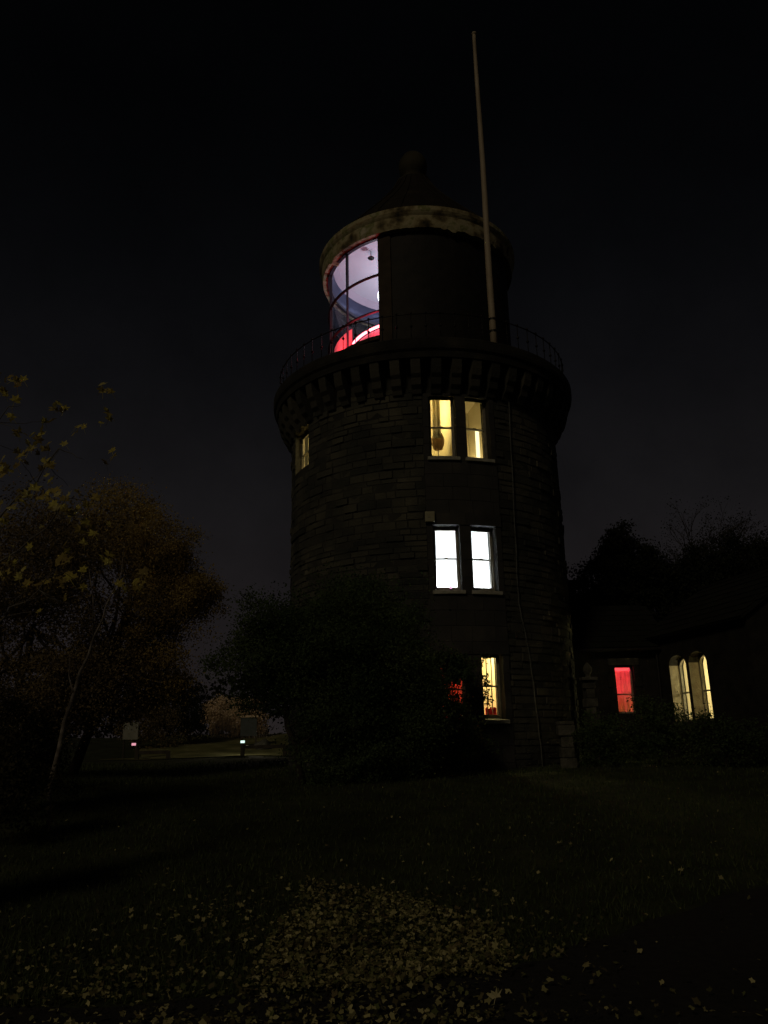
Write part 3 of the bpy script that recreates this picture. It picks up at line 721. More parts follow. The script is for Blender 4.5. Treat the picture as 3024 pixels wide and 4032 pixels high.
# wing with the two arched windows in its side wall
WG = empty('cottage_wing', (12.0, 25.0, 1.0), 'dark stone wing with paired arched windows and slate roof', 'building')
S0, S1 = Vector((9.10, 27.0, 0)), Vector((10.08, 22.2, 0))
sd = (S1 - S0).normalized(); sn = Vector((sd.y, -sd.x, 0))     # outward normal (towards the tower)
if sn.x > 0: sn = -sn
LW = (S1 - S0).length
def SW(u, d, z): return S0 + sd * u - sn * d + Vector((0, 0, z))     # u along wall towards viewer, d into wall
AW = [(0.66, 1.66), (1.80, 2.78)]; AZ0, AZS = 1.98, 3.74          # arched windows: springing height
DEP = .42
def arch(u, a, b): 
    c, h = (a + b) / 2, (b - a) / 2; tt = max(0, 1 - ((u - c) / h) ** 2); return AZS + .32 * math.sqrt(tt)
wallm = MB(); ztop = 4.8
us = [0]
for a, b in AW: us += [a + (b - a) * k / 10 for k in range(11)]
us.append(LW)
for ua, ub in zip(us, us[1:]):
    hole = next(((a, b) for a, b in AW if a - 1e-6 <= ua and ub <= b + 1e-6), None)
    if hole is None:
        wallm.hexa([SW(u, d, z_) for z_ in (.2, ztop) for u, d in ((ua, 0), (ub, 0), (ub, DEP + .1), (ua, DEP + .1))])
    else:
        wallm.hexa([SW(u, d, z_) for z_ in (.2, AZ0) for u, d in ((ua, 0), (ub, 0), (ub, DEP + .1), (ua, DEP + .1))])
        za, zb = arch(ua, *hole), arch(ub, *hole)
        wallm.hexa([SW(ua, 0, za), SW(ub, 0, zb), SW(ub, DEP + .1, zb), SW(ua, DEP + .1, za), SW(ua, 0, ztop), SW(ub, 0, ztop), SW(ub, DEP + .1, ztop), SW(ua, DEP + .1, ztop)])
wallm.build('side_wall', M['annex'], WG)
for a, b in AW:
    fr = MB(); d = DEP - .06
    def wb(mb, u0, u1, d0, d1, c, e): mb.hexa([SW(u, dd, z_) for z_ in (c, e) for u, dd in ((u0, d0), (u1, d0), (u1, d1), (u0, d1))])
    wb(fr, a, a + .05, d, d + .08, AZ0, AZS + .1); wb(fr, b - .05, b, d, d + .08, AZ0, AZS + .1); wb(fr, a + .05, b - .05, d, d + .08, AZ0, AZ0 + .07)
    for k in range(10):
        ua, ub = a + (b - a) * k / 10, a + (b - a) * (k + 1) / 10
        za, zb = arch(ua, a, b), arch(ub, a, b)
        fr.hexa([SW(ua, d, za - .09), SW(ub, d, zb - .09), SW(ub, d + .08, zb - .09), SW(ua, d + .08, za - .09), SW(ua, d, za + .02), SW(ub, d, zb + .02), SW(ub, d + .08, zb + .02), SW(ua, d + .08, za + .02)])
    w_ = fr.build('window', M['sash'], WG)
    mb = MB(); wb(mb, a + .05, b - .05, d + .02, d + .06, 2.86, 2.91); mb.build('sash', M['sash'], w_)
    mb = MB(); wb(mb, a + .05, b - .05, d + .035, d + .04, AZ0 + .07, 2.86); mb.build('pane', M['glass'], w_)
    mb = MB(); wb(mb, a + .05, b - .05, d + .035, d + .04, 2.91, AZS + .1); mb.build('pane', M['glass'], w_)
    # limewashed reveal on both jambs
    for u0, u1 in ((a - .004, a + .012), (b - .012, b + .004)):
        mb = MB(); wb(mb, u0, u1, .01, d - .004, AZ0, AZS + .02); mb.build('reveal', M['reveal'], WG)
    mb = MB(); wb(mb, a - .08, b + .08, -.06, .25, AZ0 - .12, AZ0); mb.build('sill', M['pierstone'], WG)
# room of the wing
rm = MB(); q = [SW(u, d, z_) for z_ in (1.4, 4.4) for u, d in ((.3, DEP + .11), (3.3, DEP + .11), (3.3, 3.2), (.3, 3.2))]
rm.add(q, [(0, 1, 2, 3), (4, 7, 6, 5), (1, 5, 6, 2), (2, 6, 7, 3), (3, 7, 4, 0)]); rm.build('room_lining', M['cream'], WG)
lamp('wing_room_lamp', SW(1.6, 1.9, 3.4), 105, (1, .82, .42), .12)
# front gable and far walls of the wing
E2 = S1 + Vector((5.4, 1.1, 0)); nF = Vector((1.1, -5.4, 0)).normalized()
ap = (S1 + E2) / 2 + Vector((0, 0, 6.7))
mb = MB(); bk = -nF * .4
F0 = [S1 + Vector((0, 0, .2)), E2 + Vector((0, 0, .2)), E2 + Vector((0, 0, 4.8)), ap, S1 + Vector((0, 0, 4.8))]
sh_ = nF * .001
mb.add([p + sh_ for p in F0] + [p + bk for p in F0], [(0, 1, 2, 3, 4), (9, 8, 7, 6, 5)] + [(i, (i + 1) % 5, 5 + (i + 1) % 5, 5 + i) for i in range(5)])
mb.build('gable_wall', M['annex'], WG)
slate_roof(WG, SW(-1.0, -.25, 4.72), SW(LW + .15, -.25, 4.72), (E2 - S1) * .5 + Vector((0, 0, 1.92)) + (-sn) * .1, 4, 8, 14)
mb = MB(); rU = (E2 - S1) * .5 + Vector((0, 0, 1.9)); e1, e2 = SW(-1, -.25, 4.72) + rU, SW(LW + .15, -.25, 4.72) + rU
dn = (E2 - S1) * .5 + Vector((0, 0, -1.9)); mb.hexa([e1, e2, e2 + dn, e1 + dn] + [p + Vector((0, 0, .08)) for p in (e1, e2, e2 + dn, e1 + dn)]); mb.build('far_roof', M['slate'], WG)

# stone pier and rough block pile beside the tower foot
def pier(x, y, z0, h, w, label, cap=True):
    o = empty('stone_pier', (x, y, z0), label, 'pier'); z_ = z0; k = 0
    while z_ < z0 + h - .05:
        hh = rng.uniform(.18, .30); hh = min(hh, z0 + h - z_)
        MB().box((x + rng.uniform(-.03, .03), y + rng.uniform(-.02, .02), z_ + hh / 2), (w * rng.uniform(.66, 1.15), w * rng.uniform(.8, 1.1), hh - .012), rng.uniform(-.25, .25)).build('stone', M['pierstone'], o, bevel=.02)
        z_ += hh
    if cap:
        MB().box((x, y, z_ + .05), (w * 1.3, w * 1.3, .1)).build('cap', M['pierstone'], o, bevel=.015)
        MB().lathe([(.10, z_ + .1), (.07, z_ + .17), (.14, z_ + .28), (.15, z_ + .38), (.07, z_ + .5), (.01, z_ + .56)], (x, y), 12).build('finial', M['pierstone'], o, smooth=True)
    return o
pier(6.22, 25.0, .8, 2.45, .36, 'slim pale stone pier with a finial between tower and cottage')
pier(4.80, 22.2, .55, 1.45, .42, 'stubby pale rough stone pier at the tower foot', cap=False)

# ------------------------------------------------------------------ vegetation
def limb(mb, a, b, r0, r1, wob=.15, n=6, k=6, rr=rng):
    a, b = Vector(a), Vector(b); pts = []; L = (b - a).length
    for i in range(k + 1):
        t = i / k; o = Vector((rr.uniform(-1, 1), rr.uniform(-1, 1), rr.uniform(-.5, .5))) * wob * L * .25 * math.sin(math.pi * t)
        pts.append(a.lerp(b, t) + o)
    mb.tube(pts, [r0 + (r1 - r0) * i / k for i in range(k + 1)], n); return pts

def leafy(name, label, cat, base, stems, crowns, m, leaf, group=None, bark='bark', r0=.08, seed=1, per_limb=8, aspect=.6, face=0.0):
    r = np.random.default_rng(seed); rr = random.Random(seed)
    o = empty(name, base, label, cat, group); tb = MB(); V = []
    allc = []
    for c, rad, n, per, rc, shell in crowns:
        pts, cc = crown_points(c, rad, n, per, rc, r, shell); V.append(leaf_quads(pts, leaf, r, aspect, face=face)); allc.append(cc)
    cc = np.concatenate(allc)
    for s in stems:
        sp = limb(tb, s[0], s[1], s[2], s[2] * .55, .12, 8, 6, rr)
        for _ in range(per_limb):
            q = cc[rr.randrange(len(cc))]; i = rr.randrange(2, len(sp)); limb(tb, sp[i], q, s[2] * .38, .012, .3, 5, 5, rr)
    tb.build('trunk', M[bark], o, smooth=True)
    quads_object('crown', np.concatenate(V), M[m], o)
    return o
# big dark evergreen bush against the tower
leafy('evergreen_bush', 'huge dark green bush swelling up in front of the tower', 'bush', (-1.5, 19.4, g(-1.5, 19.4)),
      [((-2.0, 19.6, .5), (-2.7, 19.5, 3.4), .09), ((-.9, 19.5, .5), (-.8, 19.6, 3.8), .10), ((.4, 19.6, .5), (.7, 19.6, 2.9), .08)],
      [((-2.45, 19.5, 3.75), (1.75, 1.4, 1.5), 150, 330, .42, .3), ((-.6, 19.6, 3.5), (1.9, 1.6, 2.3), 190, 330, .46, .3), ((.55, 19.8, 2.6), (1.15, 1.2, 2.0), 110, 300, .36, .3), ((-1.0, 19.5, 1.9), (1.45, 1.3, 1.5), 110, 300, .36, .3)],
      'bush', .058, seed=21, face=.35)
leafy('window_shrub', 'loose dark shrub screening the red lit ground floor window', 'shrub', (2.05, 21.2, .7),
      [((2.0, 21.2, .6), (2.05, 21.3, 2.2), .03)], [((1.75, 21.2, 2.3), (.6, .5, 1.6), 36, 90, .24, .0), ((2.60, 21.6, 2.95), (.13, .25, 1.0), 12, 34, .13, .1), ((1.75, 21.0, 3.35), (.62, .4, .55), 36, 190, .22, .0), ((1.4, 21.0, 1.4), (.7, .4, .6), 24, 150, .22, .0), ((2.2, 21.3, 1.5), (.7, .4, .5), 16, 70, .2, .2)], 'bush', .07, seed=5, per_limb=14)
# autumn tree beyond
leafy('autumn_tree', 'golden brown autumn tree reaching towards the tower', 'tree', (-8.7, 22.6, g(-8.7, 22.6)),
      [((-8.7, 22.6, .6), (-7.4, 22.6, 5.4), .15), ((-8.3, 22.6, 2.6), (-5.8, 22.4, 5.4), .07)],
      [((-6.5, 22.5, 6.9), (1.2, 1.5, 1.3), 70, 260, .40, .3), ((-7.9, 22.5, 7.6), (1.5, 1.6, 1.5), 80, 240, .5, .3), ((-5.5, 22.4, 5.75), (.95, 1.2, .75), 46, 240, .33, .2), ((-6.3, 22.3, 5.3), (1.3, 1.4, 1.2), 70, 230, .42, .3), ((-6.7, 22.3, 3.6), (1.3, 1.3, 1.4), 80, 220, .42, .3)],
      'autumn', .06, seed=9, per_limb=14, face=.35)
leafy('brown_tree', 'dim olive brown tree behind the pale slanting stem', 'tree', (-9.4, 20.5, g(-9.4, 20.5)),
      [((-9.5, 20.5, .5), (-9.2, 20.5, 4.6), .14)],
      [((-9.2, 20.5, 6.0), (2.0, 1.8, 2.1), 150, 220, .55, .35), ((-8.0, 20.5, 3.3), (1.6, 1.3, 1.5), 110, 220, .42, .3), ((-10.6, 20.5, 3.2), (1.6, 1.3, 1.6), 80, 200, .42, .3)], 'autumn_dim', .065, seed=12, per_limb=14, face=.4)
for x, y, rx, h, lab, sd_ in ((-5.95, 12.7, .85, 1.95, 'low dim shrub hiding the foot of the pale sapling', 71), (-7.0, 15.6, 1.25, 2.0, 'dim olive shrub behind the pale sapling', 72), (-4.75, 8.5, .75, 2.3, 'dark shrub hiding the maple trunk', 73), (-8.6, 17.5, 1.7, 2.6, 'broad dim shrub under the brown tree', 74)):
    z_ = g(x, y)
    leafy('undergrowth_shrub', lab, 'shrub', (x, y, z_), [((x, y, z_ - .1), (x + .1, y, z_ + h * .7), .03)], [((x, y, z_ + h * .46), (rx, .7, h * .54), 60, 170, .28, .2)], 'under', .05, 'shrubs under the trees', seed=sd_, face=.3)
# birch sapling
bs = empty('birch_sapling', (-5.66, 14.0, g(-5.66, 14)), 'slender pale barked sapling leaning beside the maple', 'tree')
mb = MB(); mb.tube([(-5.66, 14, .3), (-5.70, 14, 1.0), (-5.60, 14, 1.6), (-5.56, 14.0, 2.0), (-5.47, 14.02, 2.35), (-5.41, 14.02, 2.62), (-5.36, 14, 2.85), (-5.24, 14, 3.12), (-5.17, 14, 3.45), (-5.04, 14, 3.75), (-5.00, 14, 4.0), (-4.8, 14.1, 4.6), (-4.82, 14.2, 5.2)], [.045, .043, .041, .039, .037, .034, .029, .025, .021, .017, .014, .010, .005], 8)
mb.tube([(-5.44, 14, 2.50), (-5.52, 14.02, 2.68), (-5.57, 14.05, 2.80), (-5.60, 14.1, 3.2)], [.024, .017, .012, .004], 6)
mb.tube([(-5.18, 14, 3.45), (-5.2, 13.9, 4.1), (-5.35, 13.9, 4.8)], [.012, .008, .004], 5); mb.build('trunk', M['palebark'], bs, smooth=True)
pts, _ = crown_points((-5.0, 14.1, 5.0), (.7, .6, 1.1), 26, 16, .3, nprng, .2); quads_object('crown', leaf_quads(pts, .06), M['autumn_dim'], bs)

# near maple: trunk at the frame's edge, crown mostly out of frame, a sparse bough with big leaves reaching in
def maple_leaf_mesh(name, m, seed, size=.13, curl=0.0, vary=.1):
    rr = random.Random(seed)
    spec = [(0, 1.0), (22, .5), (48, .92), (72, .42), (100, .72), (138, .30), (180, .12), (222, .30), (260, .72), (288, .42), (312, .92), (338, .5)]
    vs = [(0, 0, 0)]
    for a, r in spec:
        r = (r + (.55 - r) * vary * rr.uniform(0, 3)) * size * .62 * rr.uniform(1 - vary, 1 + vary); x, y = r * math.sin(R_(a)), r * math.cos(R_(a))
        vs.append((x, y, (-.25 + curl) * (x * x + y * y) / size + rr.uniform(-.009, .009)))
    n = len(spec); st = len(vs)
    vs += [(-.002, -size * .06, 0), (.002, -size * .06, 0), (.002, -size * .75, -.012), (-.002, -size * .75, -.012)]
    mb = MB(); mb.add(vs, [(0, 1 + i, 1 + (i + 1) % n) for i in range(n)] + [(st, st + 1, st + 2, st + 3)])
    return mb.mesh(name, m)
MP = empty('maple_tree', (-4.15, 9.0, g(-4.15, 9)), 'maple with sparse yellow leaves reaching in over the lawn', 'tree')
mb = MB(); rr = random.Random(4)
tr = [(-4.45, 9.0, -.1), (-4.42, 9.0, 1.2), (-4.5, 9.05, 2.4), (-4.8, 9.0, 3.6), (-6.4, 8.8, 5.2), (-9.2, 8.5, 6.8)]
mb.tube(tr, [.17, .135, .12, .11, .09, .05], 10)
for k in range(6):
    a = tr[5]; limb(mb, a, (a[0] - rr.uniform(0, 2), a[1] + rr.uniform(-1.5, 1.5), a[2] + rr.uniform(.2, 1.6)), .07, .02, .2, 6, 6, rr)
mb.build('trunk', M['greybark'], MP, smooth=True); mb = MB()
boughs = [limb(mb, (-4.72, 9.0, 3.4), (-3.45, 8.2, 4.2), .014, .005, .2, 6, 7, rr), limb(mb, (-4.9, 8.95, 3.7), (-3.5, 8.0, 4.7), .014, .004, .2, 6, 7, rr), limb(mb, (-5.4, 8.9, 4.3), (-4.1, 8.0, 5.2), .014, .004, .2, 6, 7, rr), limb(mb, (-4.6, 9.05, 2.8), (-3.5, 8.3, 3.45), .012, .003, .2, 6, 7, rr)]
twigs = []
for b in boughs:
    for i in range(2, len(b)):
        for _ in range(2):
            e = b[i] + Vector((rr.uniform(-.1, .5), rr.uniform(-.4, .4), rr.uniform(-.25, .25))); limb(mb, b[i], e, .005, .002, .3, 4, 4, rr); twigs.append((b[i], e))
mb.build('branch', M['paletwig'], MP, smooth=True)
lm_ = [maple_leaf_mesh('leaf', M['maple'], s) for s in (1, 2, 3)]
spots = [(120, 1760), (90, 1790), (135, 1745), (20, 1830), (8, 1860), (300, 1685), (155, 1955), (180, 1950), (215, 1930), (255, 1968), (228, 2005), (240, 2010), (345, 1990), (15, 1500), (70, 1515), (12, 1540), (195, 1825), (435, 1635), (440, 1800), (205, 1605), (255, 1615), (405, 1545), (245, 2180), (255, 2215), (215, 2270), (290, 2275), (20, 2220), (12, 2060), (85, 1955), (410, 2200), (330, 2140), (180, 1750), (60, 1700), (40, 1995), (500, 2320), (540, 2300), (330, 2060), (20, 2265), (70, 2275)]
cnt = 0
for sx, sy in spots:
    for rep in range(4 if cnt % 3 else 5):
        Y = rr.uniform(7.4, 9.6); p = ray_at(sx + rr.uniform(-16, 16) * (rep + .3), sy + rr.uniform(-16, 16) * (rep + .3), Y)
        o = bpy.data.objects.new('leaf', lm_[cnt % 3]); COL.objects.link(o)
        o.location = p; o.rotation_euler = (rr.uniform(.6, 1.7), rr.uniform(-.6, .6), rr.uniform(-1.4, 1.4)); s = rr.uniform(.75, 1.25); o.scale = (s, s, s); par(o, MP); cnt += 1
for a, e in twigs:
    if rr.random() < .45:
        o = bpy.data.objects.new('leaf', lm_[cnt % 3]); COL.objects.link(o); o.location = e; o.rotation_euler = (rr.uniform(.9, 2.4), rr.uniform(-.8, .8), rr.uniform(-2, 2)); s = rr.uniform(.6, 1.0); o.scale = (s, s, s); par(o, MP); cnt += 1
pts, _ = crown_points((-10.2, 8.4, 7.4), (1.7, 1.7, 1.5), 70, 80, .45, nprng, .35)
quads_object('crown', leaf_quads(pts, .13, nprng, .8), M['autumn'], MP)

# dark shrubs in front of the cottage
for i, (x, y, rx, h, lab, sd_) in enumerate(((5.7, 22.0, .75, 1.35, 'dark shrub nearest the tower foot below the pier', 31), (7.1, 21.9, .95, 1.62, 'dark twiggy shrub below the red window', 32), (8.75, 21.6, 1.1, 1.42, 'dark rounded shrub below the arched windows', 33), (11.0, 20.8, 1.5, 1.7, 'dark spreading shrub at the far end of the cottage', 34))):
    z_ = g(x, y)
    leafy('dark_shrub', lab, 'shrub', (x, y, z_), [((x, y, z_ - .1), (x + .1, y, z_ + h * .7), .04)], [((x, y, z_ + h * .48), (rx, .7, h * .52), 60, 110, .28, .3)] + ([((6.72, 21.9, 2.42), (.24, .2, .2), 8, 16, .10, .1)] if sd_ == 32 else []), 'bush', .065, 'shrubs along the cottage', seed=sd_)
mb = MB()
# trees behind the cottage
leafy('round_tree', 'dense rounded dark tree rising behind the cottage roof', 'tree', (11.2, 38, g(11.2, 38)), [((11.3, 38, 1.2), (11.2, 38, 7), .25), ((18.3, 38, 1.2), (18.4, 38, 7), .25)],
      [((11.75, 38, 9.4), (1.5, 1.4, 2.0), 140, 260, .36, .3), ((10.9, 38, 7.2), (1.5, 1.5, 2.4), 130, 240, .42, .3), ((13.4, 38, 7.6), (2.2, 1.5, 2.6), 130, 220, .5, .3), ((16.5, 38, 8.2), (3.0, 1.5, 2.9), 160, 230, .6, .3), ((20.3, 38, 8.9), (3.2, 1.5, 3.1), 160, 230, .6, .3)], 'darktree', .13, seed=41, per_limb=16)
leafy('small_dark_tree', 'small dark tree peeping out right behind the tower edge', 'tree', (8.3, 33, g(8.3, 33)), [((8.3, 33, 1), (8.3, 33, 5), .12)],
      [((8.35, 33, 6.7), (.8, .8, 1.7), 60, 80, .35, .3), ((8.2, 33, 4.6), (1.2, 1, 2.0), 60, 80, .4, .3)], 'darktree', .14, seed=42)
def bare_tree(x, y, h, spread, label, seed):
    rr = random.Random(seed); z0 = g(x, y); o = empty('bare_tree', (x, y, z0), label, 'tree', 'thinly leaved trees behind the cottage'); mb = MB(); tips = []
    def grow(a, d, L, r, lev):
        b = a + d * L; limb(mb, a, b, r, r * .62, .18, 6 if lev < 2 else 3, 3, rr)
        if lev >= 5: tips.append(b); return
        for _ in range(3 if lev else 5):
            nd = (d + Vector((rr.uniform(-1, 1) * spread, rr.uniform(-1, 1) * spread, rr.uniform(-.25, .5)))).normalized(); grow(b if rr.random() < .7 else a.lerp(b, .7), nd, L * rr.uniform(.55, .8), r * .55, lev + 1)
    grow(Vector((x, y, z0 - .2)), Vector((0, 0, 1)), h * .30, .22, 0)
    mb.build('trunk', M['bark'], o)
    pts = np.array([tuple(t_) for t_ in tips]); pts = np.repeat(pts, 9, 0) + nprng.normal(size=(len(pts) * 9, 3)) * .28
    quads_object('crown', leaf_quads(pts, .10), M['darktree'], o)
bare_tree(16.6, 45, 13.2, .75, 'thin leaved tree just right of the rounded tree', 51)
bare_tree(20.0, 46, 15.4, .8, 'tallest thin leaved tree on the skyline behind the cottage', 52)
bare_tree(24.2, 45, 13.2, .75, 'thin leaved tree at the edge of the picture behind the cottage', 53)

# far background wood: one dark mass
V = []
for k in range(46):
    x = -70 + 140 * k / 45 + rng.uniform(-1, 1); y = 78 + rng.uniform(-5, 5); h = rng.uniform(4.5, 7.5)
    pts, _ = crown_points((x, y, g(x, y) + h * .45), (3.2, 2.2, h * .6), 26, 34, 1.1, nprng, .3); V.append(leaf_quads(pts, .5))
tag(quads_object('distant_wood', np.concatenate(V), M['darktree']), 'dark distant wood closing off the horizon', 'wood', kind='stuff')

# ------------------------------------------------------------------ far left corner: hedge, boards, knee rails
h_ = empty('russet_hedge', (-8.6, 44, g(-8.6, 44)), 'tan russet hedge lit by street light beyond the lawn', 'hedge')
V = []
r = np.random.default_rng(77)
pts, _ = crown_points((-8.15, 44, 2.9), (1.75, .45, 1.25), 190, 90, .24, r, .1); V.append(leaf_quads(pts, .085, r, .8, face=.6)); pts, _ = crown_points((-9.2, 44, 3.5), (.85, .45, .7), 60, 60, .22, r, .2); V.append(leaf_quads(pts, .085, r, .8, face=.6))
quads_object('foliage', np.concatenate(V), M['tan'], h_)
mb = MB()
for k in range(40):
    x = -9.4 + 2.9 * k / 39; limb(mb, (x, 43.7 + rng.uniform(-.3, .2), 1.6), (x + rng.uniform(-.15, .15), 43.6, 2.5 + rng.uniform(0, .5)), .02, .008, .2, 4, 3)
mb.build('trunk', M['palebark'], h_)
leafy('dark_holly', 'round black green shrub in front of the russet hedge', 'shrub', (-9.9, 41, g(-9.9, 41)), [((-9.9, 41, 1.2), (-9.9, 41, 2.2), .06)], [((-9.9, 41, 2.5), (.95, .8, 1.0), 60, 60, .3, .3), ((-10.2, 41, 3.8), (1.3, .8, .9), 60, 60, .35, .3)], 'darktree', .10, seed=61)
leafy('low_brown_shrub', 'low brown shrub behind the pale notice board', 'shrub', (-11.3, 40, g(-11.3, 40)), [((-11.3, 40, 1.2), (-11.3, 40, 2.4), .05)], [((-11.6, 40, 2.6), (1.7, .8, 1.3), 90, 60, .35, .3)], 'autumn_dim', .09, seed=62)
def sign_board(x, y, w, zb, zt, m, label, cap=None):
    o = empty('notice_board', (x, y, g(x, y)), label, 'notice board')
    MB().box((x, y, (zb + zt) / 2), (w, .05, zt - zb)).build('board', M[m], o)
    for s in (-1, 1): MB().box((x + s * (w / 2 - .05), y + .06, (g(x, y) - .1 + zt) / 2), (.07, .07, zt - g(x, y) + .1)).build('post', M['timber'], o)
    if cap: MB().box((x, y, zt + .05), (w + .14, .16, .09)).build('cap', M[cap], o)
    return o
sign_board(-11.08, 35.2, .64, 1.84, 2.56, 'paletimber', 'pale blank notice board above the pink marker light')
sign_board(-6.82, 40.0, .80, 1.92, 2.80, 'green_board', 'dark green notice board with a pale top in front of the russet hedge', cap='tan')
def knee_rail(x, y, x2, zr, m, label, pole_h):
    o = empty('knee_rail', (x, y, g(x, y)), label, 'fence')
    MB().box((x, y, g(x, y) + pole_h / 2 - .05), (.16, .16, pole_h + .1)).build('post', M['timber'], o, bevel=.015)
    MB().box((x2, y, g(x2, y) + pole_h / 2 - .12), (.16, .16, pole_h)).build('post', M['timber'], o, bevel=.015)
    MB().box(((x + x2) / 2, y - .02, zr), (abs(x2 - x), .10, .14)).build('rail', M[m], o, bevel=.01)
    return o
knee_rail(-6.20, 35.0, -4.4, 1.44, 'timber', 'low dark timber knee rail carrying the white marker light', .56)
knee_rail(-10.62, 34.8, -9.3, 1.30, 'timber', 'low timber knee rail beside the pink marker light', .46)
def marker(x, y, z_, m, label):
    o = empty('marker_light', (x, y, z_ - .08), label, 'light')
    MB().box((x, y - .02, z_), (.17, .06, .10)).build('lens', M[m], o, bevel=.01); MB().box((x, y + .04, z_ - .01), (.19, .06, .14)).build('case', M['iron'], o)
lamp('added_lawn_glow', (-6.2, 35.32, 1.80), 24, (1.0, .86, .62), .05)  # added lamp behind the post, brightens the grass and hedge around it
marker(-6.20, 34.95, 1.655, 'marker_white', 'small white marker light on top of a timber post'); marker(-10.76, 34.75, 1.64, 'marker_pink', 'small pink marker light below the pale notice board')
mb = MB(); mb.sphere((-5.95, 39, g(-5.95, 39) + .18), .42, 14, 9, .7)
mb.v = [(x + .06 * math.sin(9 * x + 7 * z_), y, z_ + .05 * math.sin(8 * x + 3 * y)) for x, y, z_ in mb.v]
tag(mb.build('boulder', M['pierstone'], smooth=True), 'pale boulder on the grass behind the white marker light', 'boulder')

# ------------------------------------------------------------------ grass and fallen leaves
def in_path(x, y):
    return any((x - p[0]) ** 2 + (y - p[1]) ** 2 < 1.16 ** 2 for p in pcs)
r = np.random.default_rng(5)
N = 60000
Y = 4.8 + (30 - 4.8) * r.uniform(0, 1, N) ** 2.0
X = r.uniform(-.56, .56, N) * Y
keep = np.array([not in_path(x, y) for x, y in zip(X, Y)]); X, Y = X[keep], Y[keep]; N = len(X)
Zg = np.array([g(x, y) for x, y in zip(X, Y)])
hgt = r.uniform(.03, .075, N) * (1 + Y / 40); th = r.uniform(0, 2 * math.pi, N); wd = .0035 + Y * .0005
lean = r.normal(size=(N, 2)) * .025
B = np.stack([X, Y, Zg - .005], 1); side = np.stack([np.cos(th) * wd, np.sin(th) * wd, 0 * th], 1)
T = B + np.stack([lean[:, 0], lean[:, 1], hgt], 1)
tag(quads_object('grass', np.stack([B - side, B + side, T], 1).reshape(-1, 3), M['grass'], k=3), 'short dark grass covering the lawn', 'grass', kind='stuff')

verge = [(-1.32, 10.2), (-.1, 9.5), (.95, 7.6), (.86, 6.2), (.2, 6.0), (-.75, 5.75), (-2.6, 5.55), (-3.3, 6.7), (-1.7, 7.7)]
def inside(x, y, poly):
    c = False; n = len(poly)
    for i in range(n):
        (x1, y1), (x2, y2) = poly[i], poly[(i + 1) % n]
        if (y1 > y) != (y2 > y) and x < (x2 - x1) * (y - y1) / (y2 - y1) + x1: c = not c
    return c
def dens(x, y):
    if inside(x, y, verge): return 1.0 if x > -1.0 else .12
    d = math.hypot(x + .5, (y - 7.2) * .7); return max(.010, .5 * math.exp(-(d / 1.4) ** 2)) * (1 if y < 16 else .6)
small = []; big = []
rr = random.Random(99)
while len(small) < 9500:
    y = 5.2 + 18 * rr.random() ** 2.4; x = rr.uniform(-.55, .55) * y
    patch = .5 + .5 * math.sin(3.1 * x + 1.3) * math.sin(2.3 * y + .5)
    if rr.random() < dens(x, y) * (.35 + .65 * patch) * (.3 if in_path(x, y) else 1): small.append((x, y, g(x, y) + rr.uniform(.02, .07)))
while len(big) < 80:
    y = 5.3 + 5.2 * rr.random() ** 1.3; x = rr.uniform(-.5, .5) * y
    if rr.random() < dens(x, y): big.append((x, y, g(x, y) + rr.uniform(.045, .085)))
for k, (sx, sy) in enumerate([(2265, 3220), (1285, 3345), (1740, 3440), (330, 3065), (660, 3440), (600, 3540), (2250, 3340), (2200, 3335), (370, 3685), (2310, 3830), (2210, 3770), (1960, 3545)]):
    d = ray_at(sx, sy, 1.0) - Vector((0, 0, EYE)); s = 1.0
    for _ in range(40):      # march to the ground
        s = (g(d.x * s, d.y * s) - EYE) / d.z
    big.append((d.x * s, d.y * s, g(d.x * s, d.y * s) + .05))
sp = np.array(small)
KL = 9
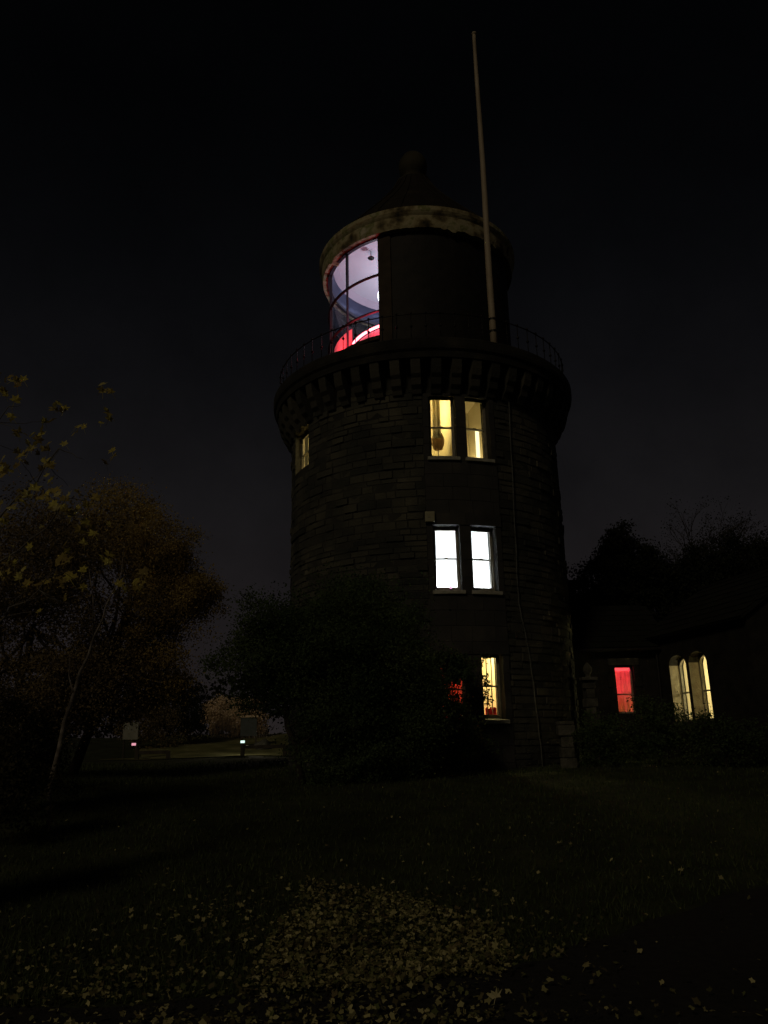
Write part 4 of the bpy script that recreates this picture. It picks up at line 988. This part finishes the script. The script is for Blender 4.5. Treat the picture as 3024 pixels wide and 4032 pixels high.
def ragged_leaves(P, size, r):
    N = len(P); a = r.normal(size=(N, 3)); a[:, 2] *= .45; a /= np.linalg.norm(a, axis=1)[:, None]
    b = r.normal(size=(N, 3)); b[:, 2] *= .45; b -= a * (a * b).sum(1)[:, None]; b /= np.linalg.norm(b, axis=1)[:, None]; c = np.cross(a, b)
    s = (size * r.uniform(.45, 1.35, N))[:, None]; V = []
    for k in range(KL):
        t = 2 * math.pi * k / KL; rad = (r.uniform(.75, 1.05, N) if k % 2 == 0 else r.uniform(.4, .7, N))[:, None] * s * .5
        V.append(P + a * rad * math.cos(t) + b * rad * math.sin(t) * r.uniform(.6, 1.0, N)[:, None] + c * s * r.normal(size=(N, 1)) * .05)
    return np.stack(V, 1).reshape(-1, 3)
tag(quads_object('leaf_litter', ragged_leaves(sp, .050, r), M['litter'], k=KL), 'scatter of small fallen leaves over verge and lawn', 'leaf litter', kind='stuff')
fm = [maple_leaf_mesh('fallen_leaf', M['litter_o'], s, .10, rng.uniform(-.5, 1.6), .26) for s in range(11, 21)]
where = ['pale leaf alone on the lawn in front of the cottage end', 'pale leaf on the dark lawn above the top of the leaf patch', 'small leaf on the lawn between leaf patch and tower door side', 'pale leaf near the trees at the edge of the lawn',
         'dim leaf on the lawn towards the maple trunk', 'leaf close to the upper edge of the leaf patch', 'right one of two leaves close together on the open lawn', 'left one of two leaves close together on the open lawn',
         'leaf lying apart by the near end of the leaf patch', 'leaf on the dark path, lower of two', 'leaf on the dark path, upper of two', 'leaf just beyond the pointed end of the leaf patch']
nb_ = len(big) - len(where)
for k, p in enumerate(big):
    o = bpy.data.objects.new('fallen_leaf', fm[k % 10]); COL.objects.link(o); o.location = p
    o.rotation_euler = (rr.uniform(-.2, .75), rr.uniform(-.45, .45), rr.uniform(-3.1, 3.1) * .5); s = rr.uniform(.45, .95); o.scale = (s, s, s)
    tag(o, 'fallen leaf lying in or near the leaf patch on the verge' if k < nb_ else where[k - nb_], 'leaf', 'fallen leaves on the grass')
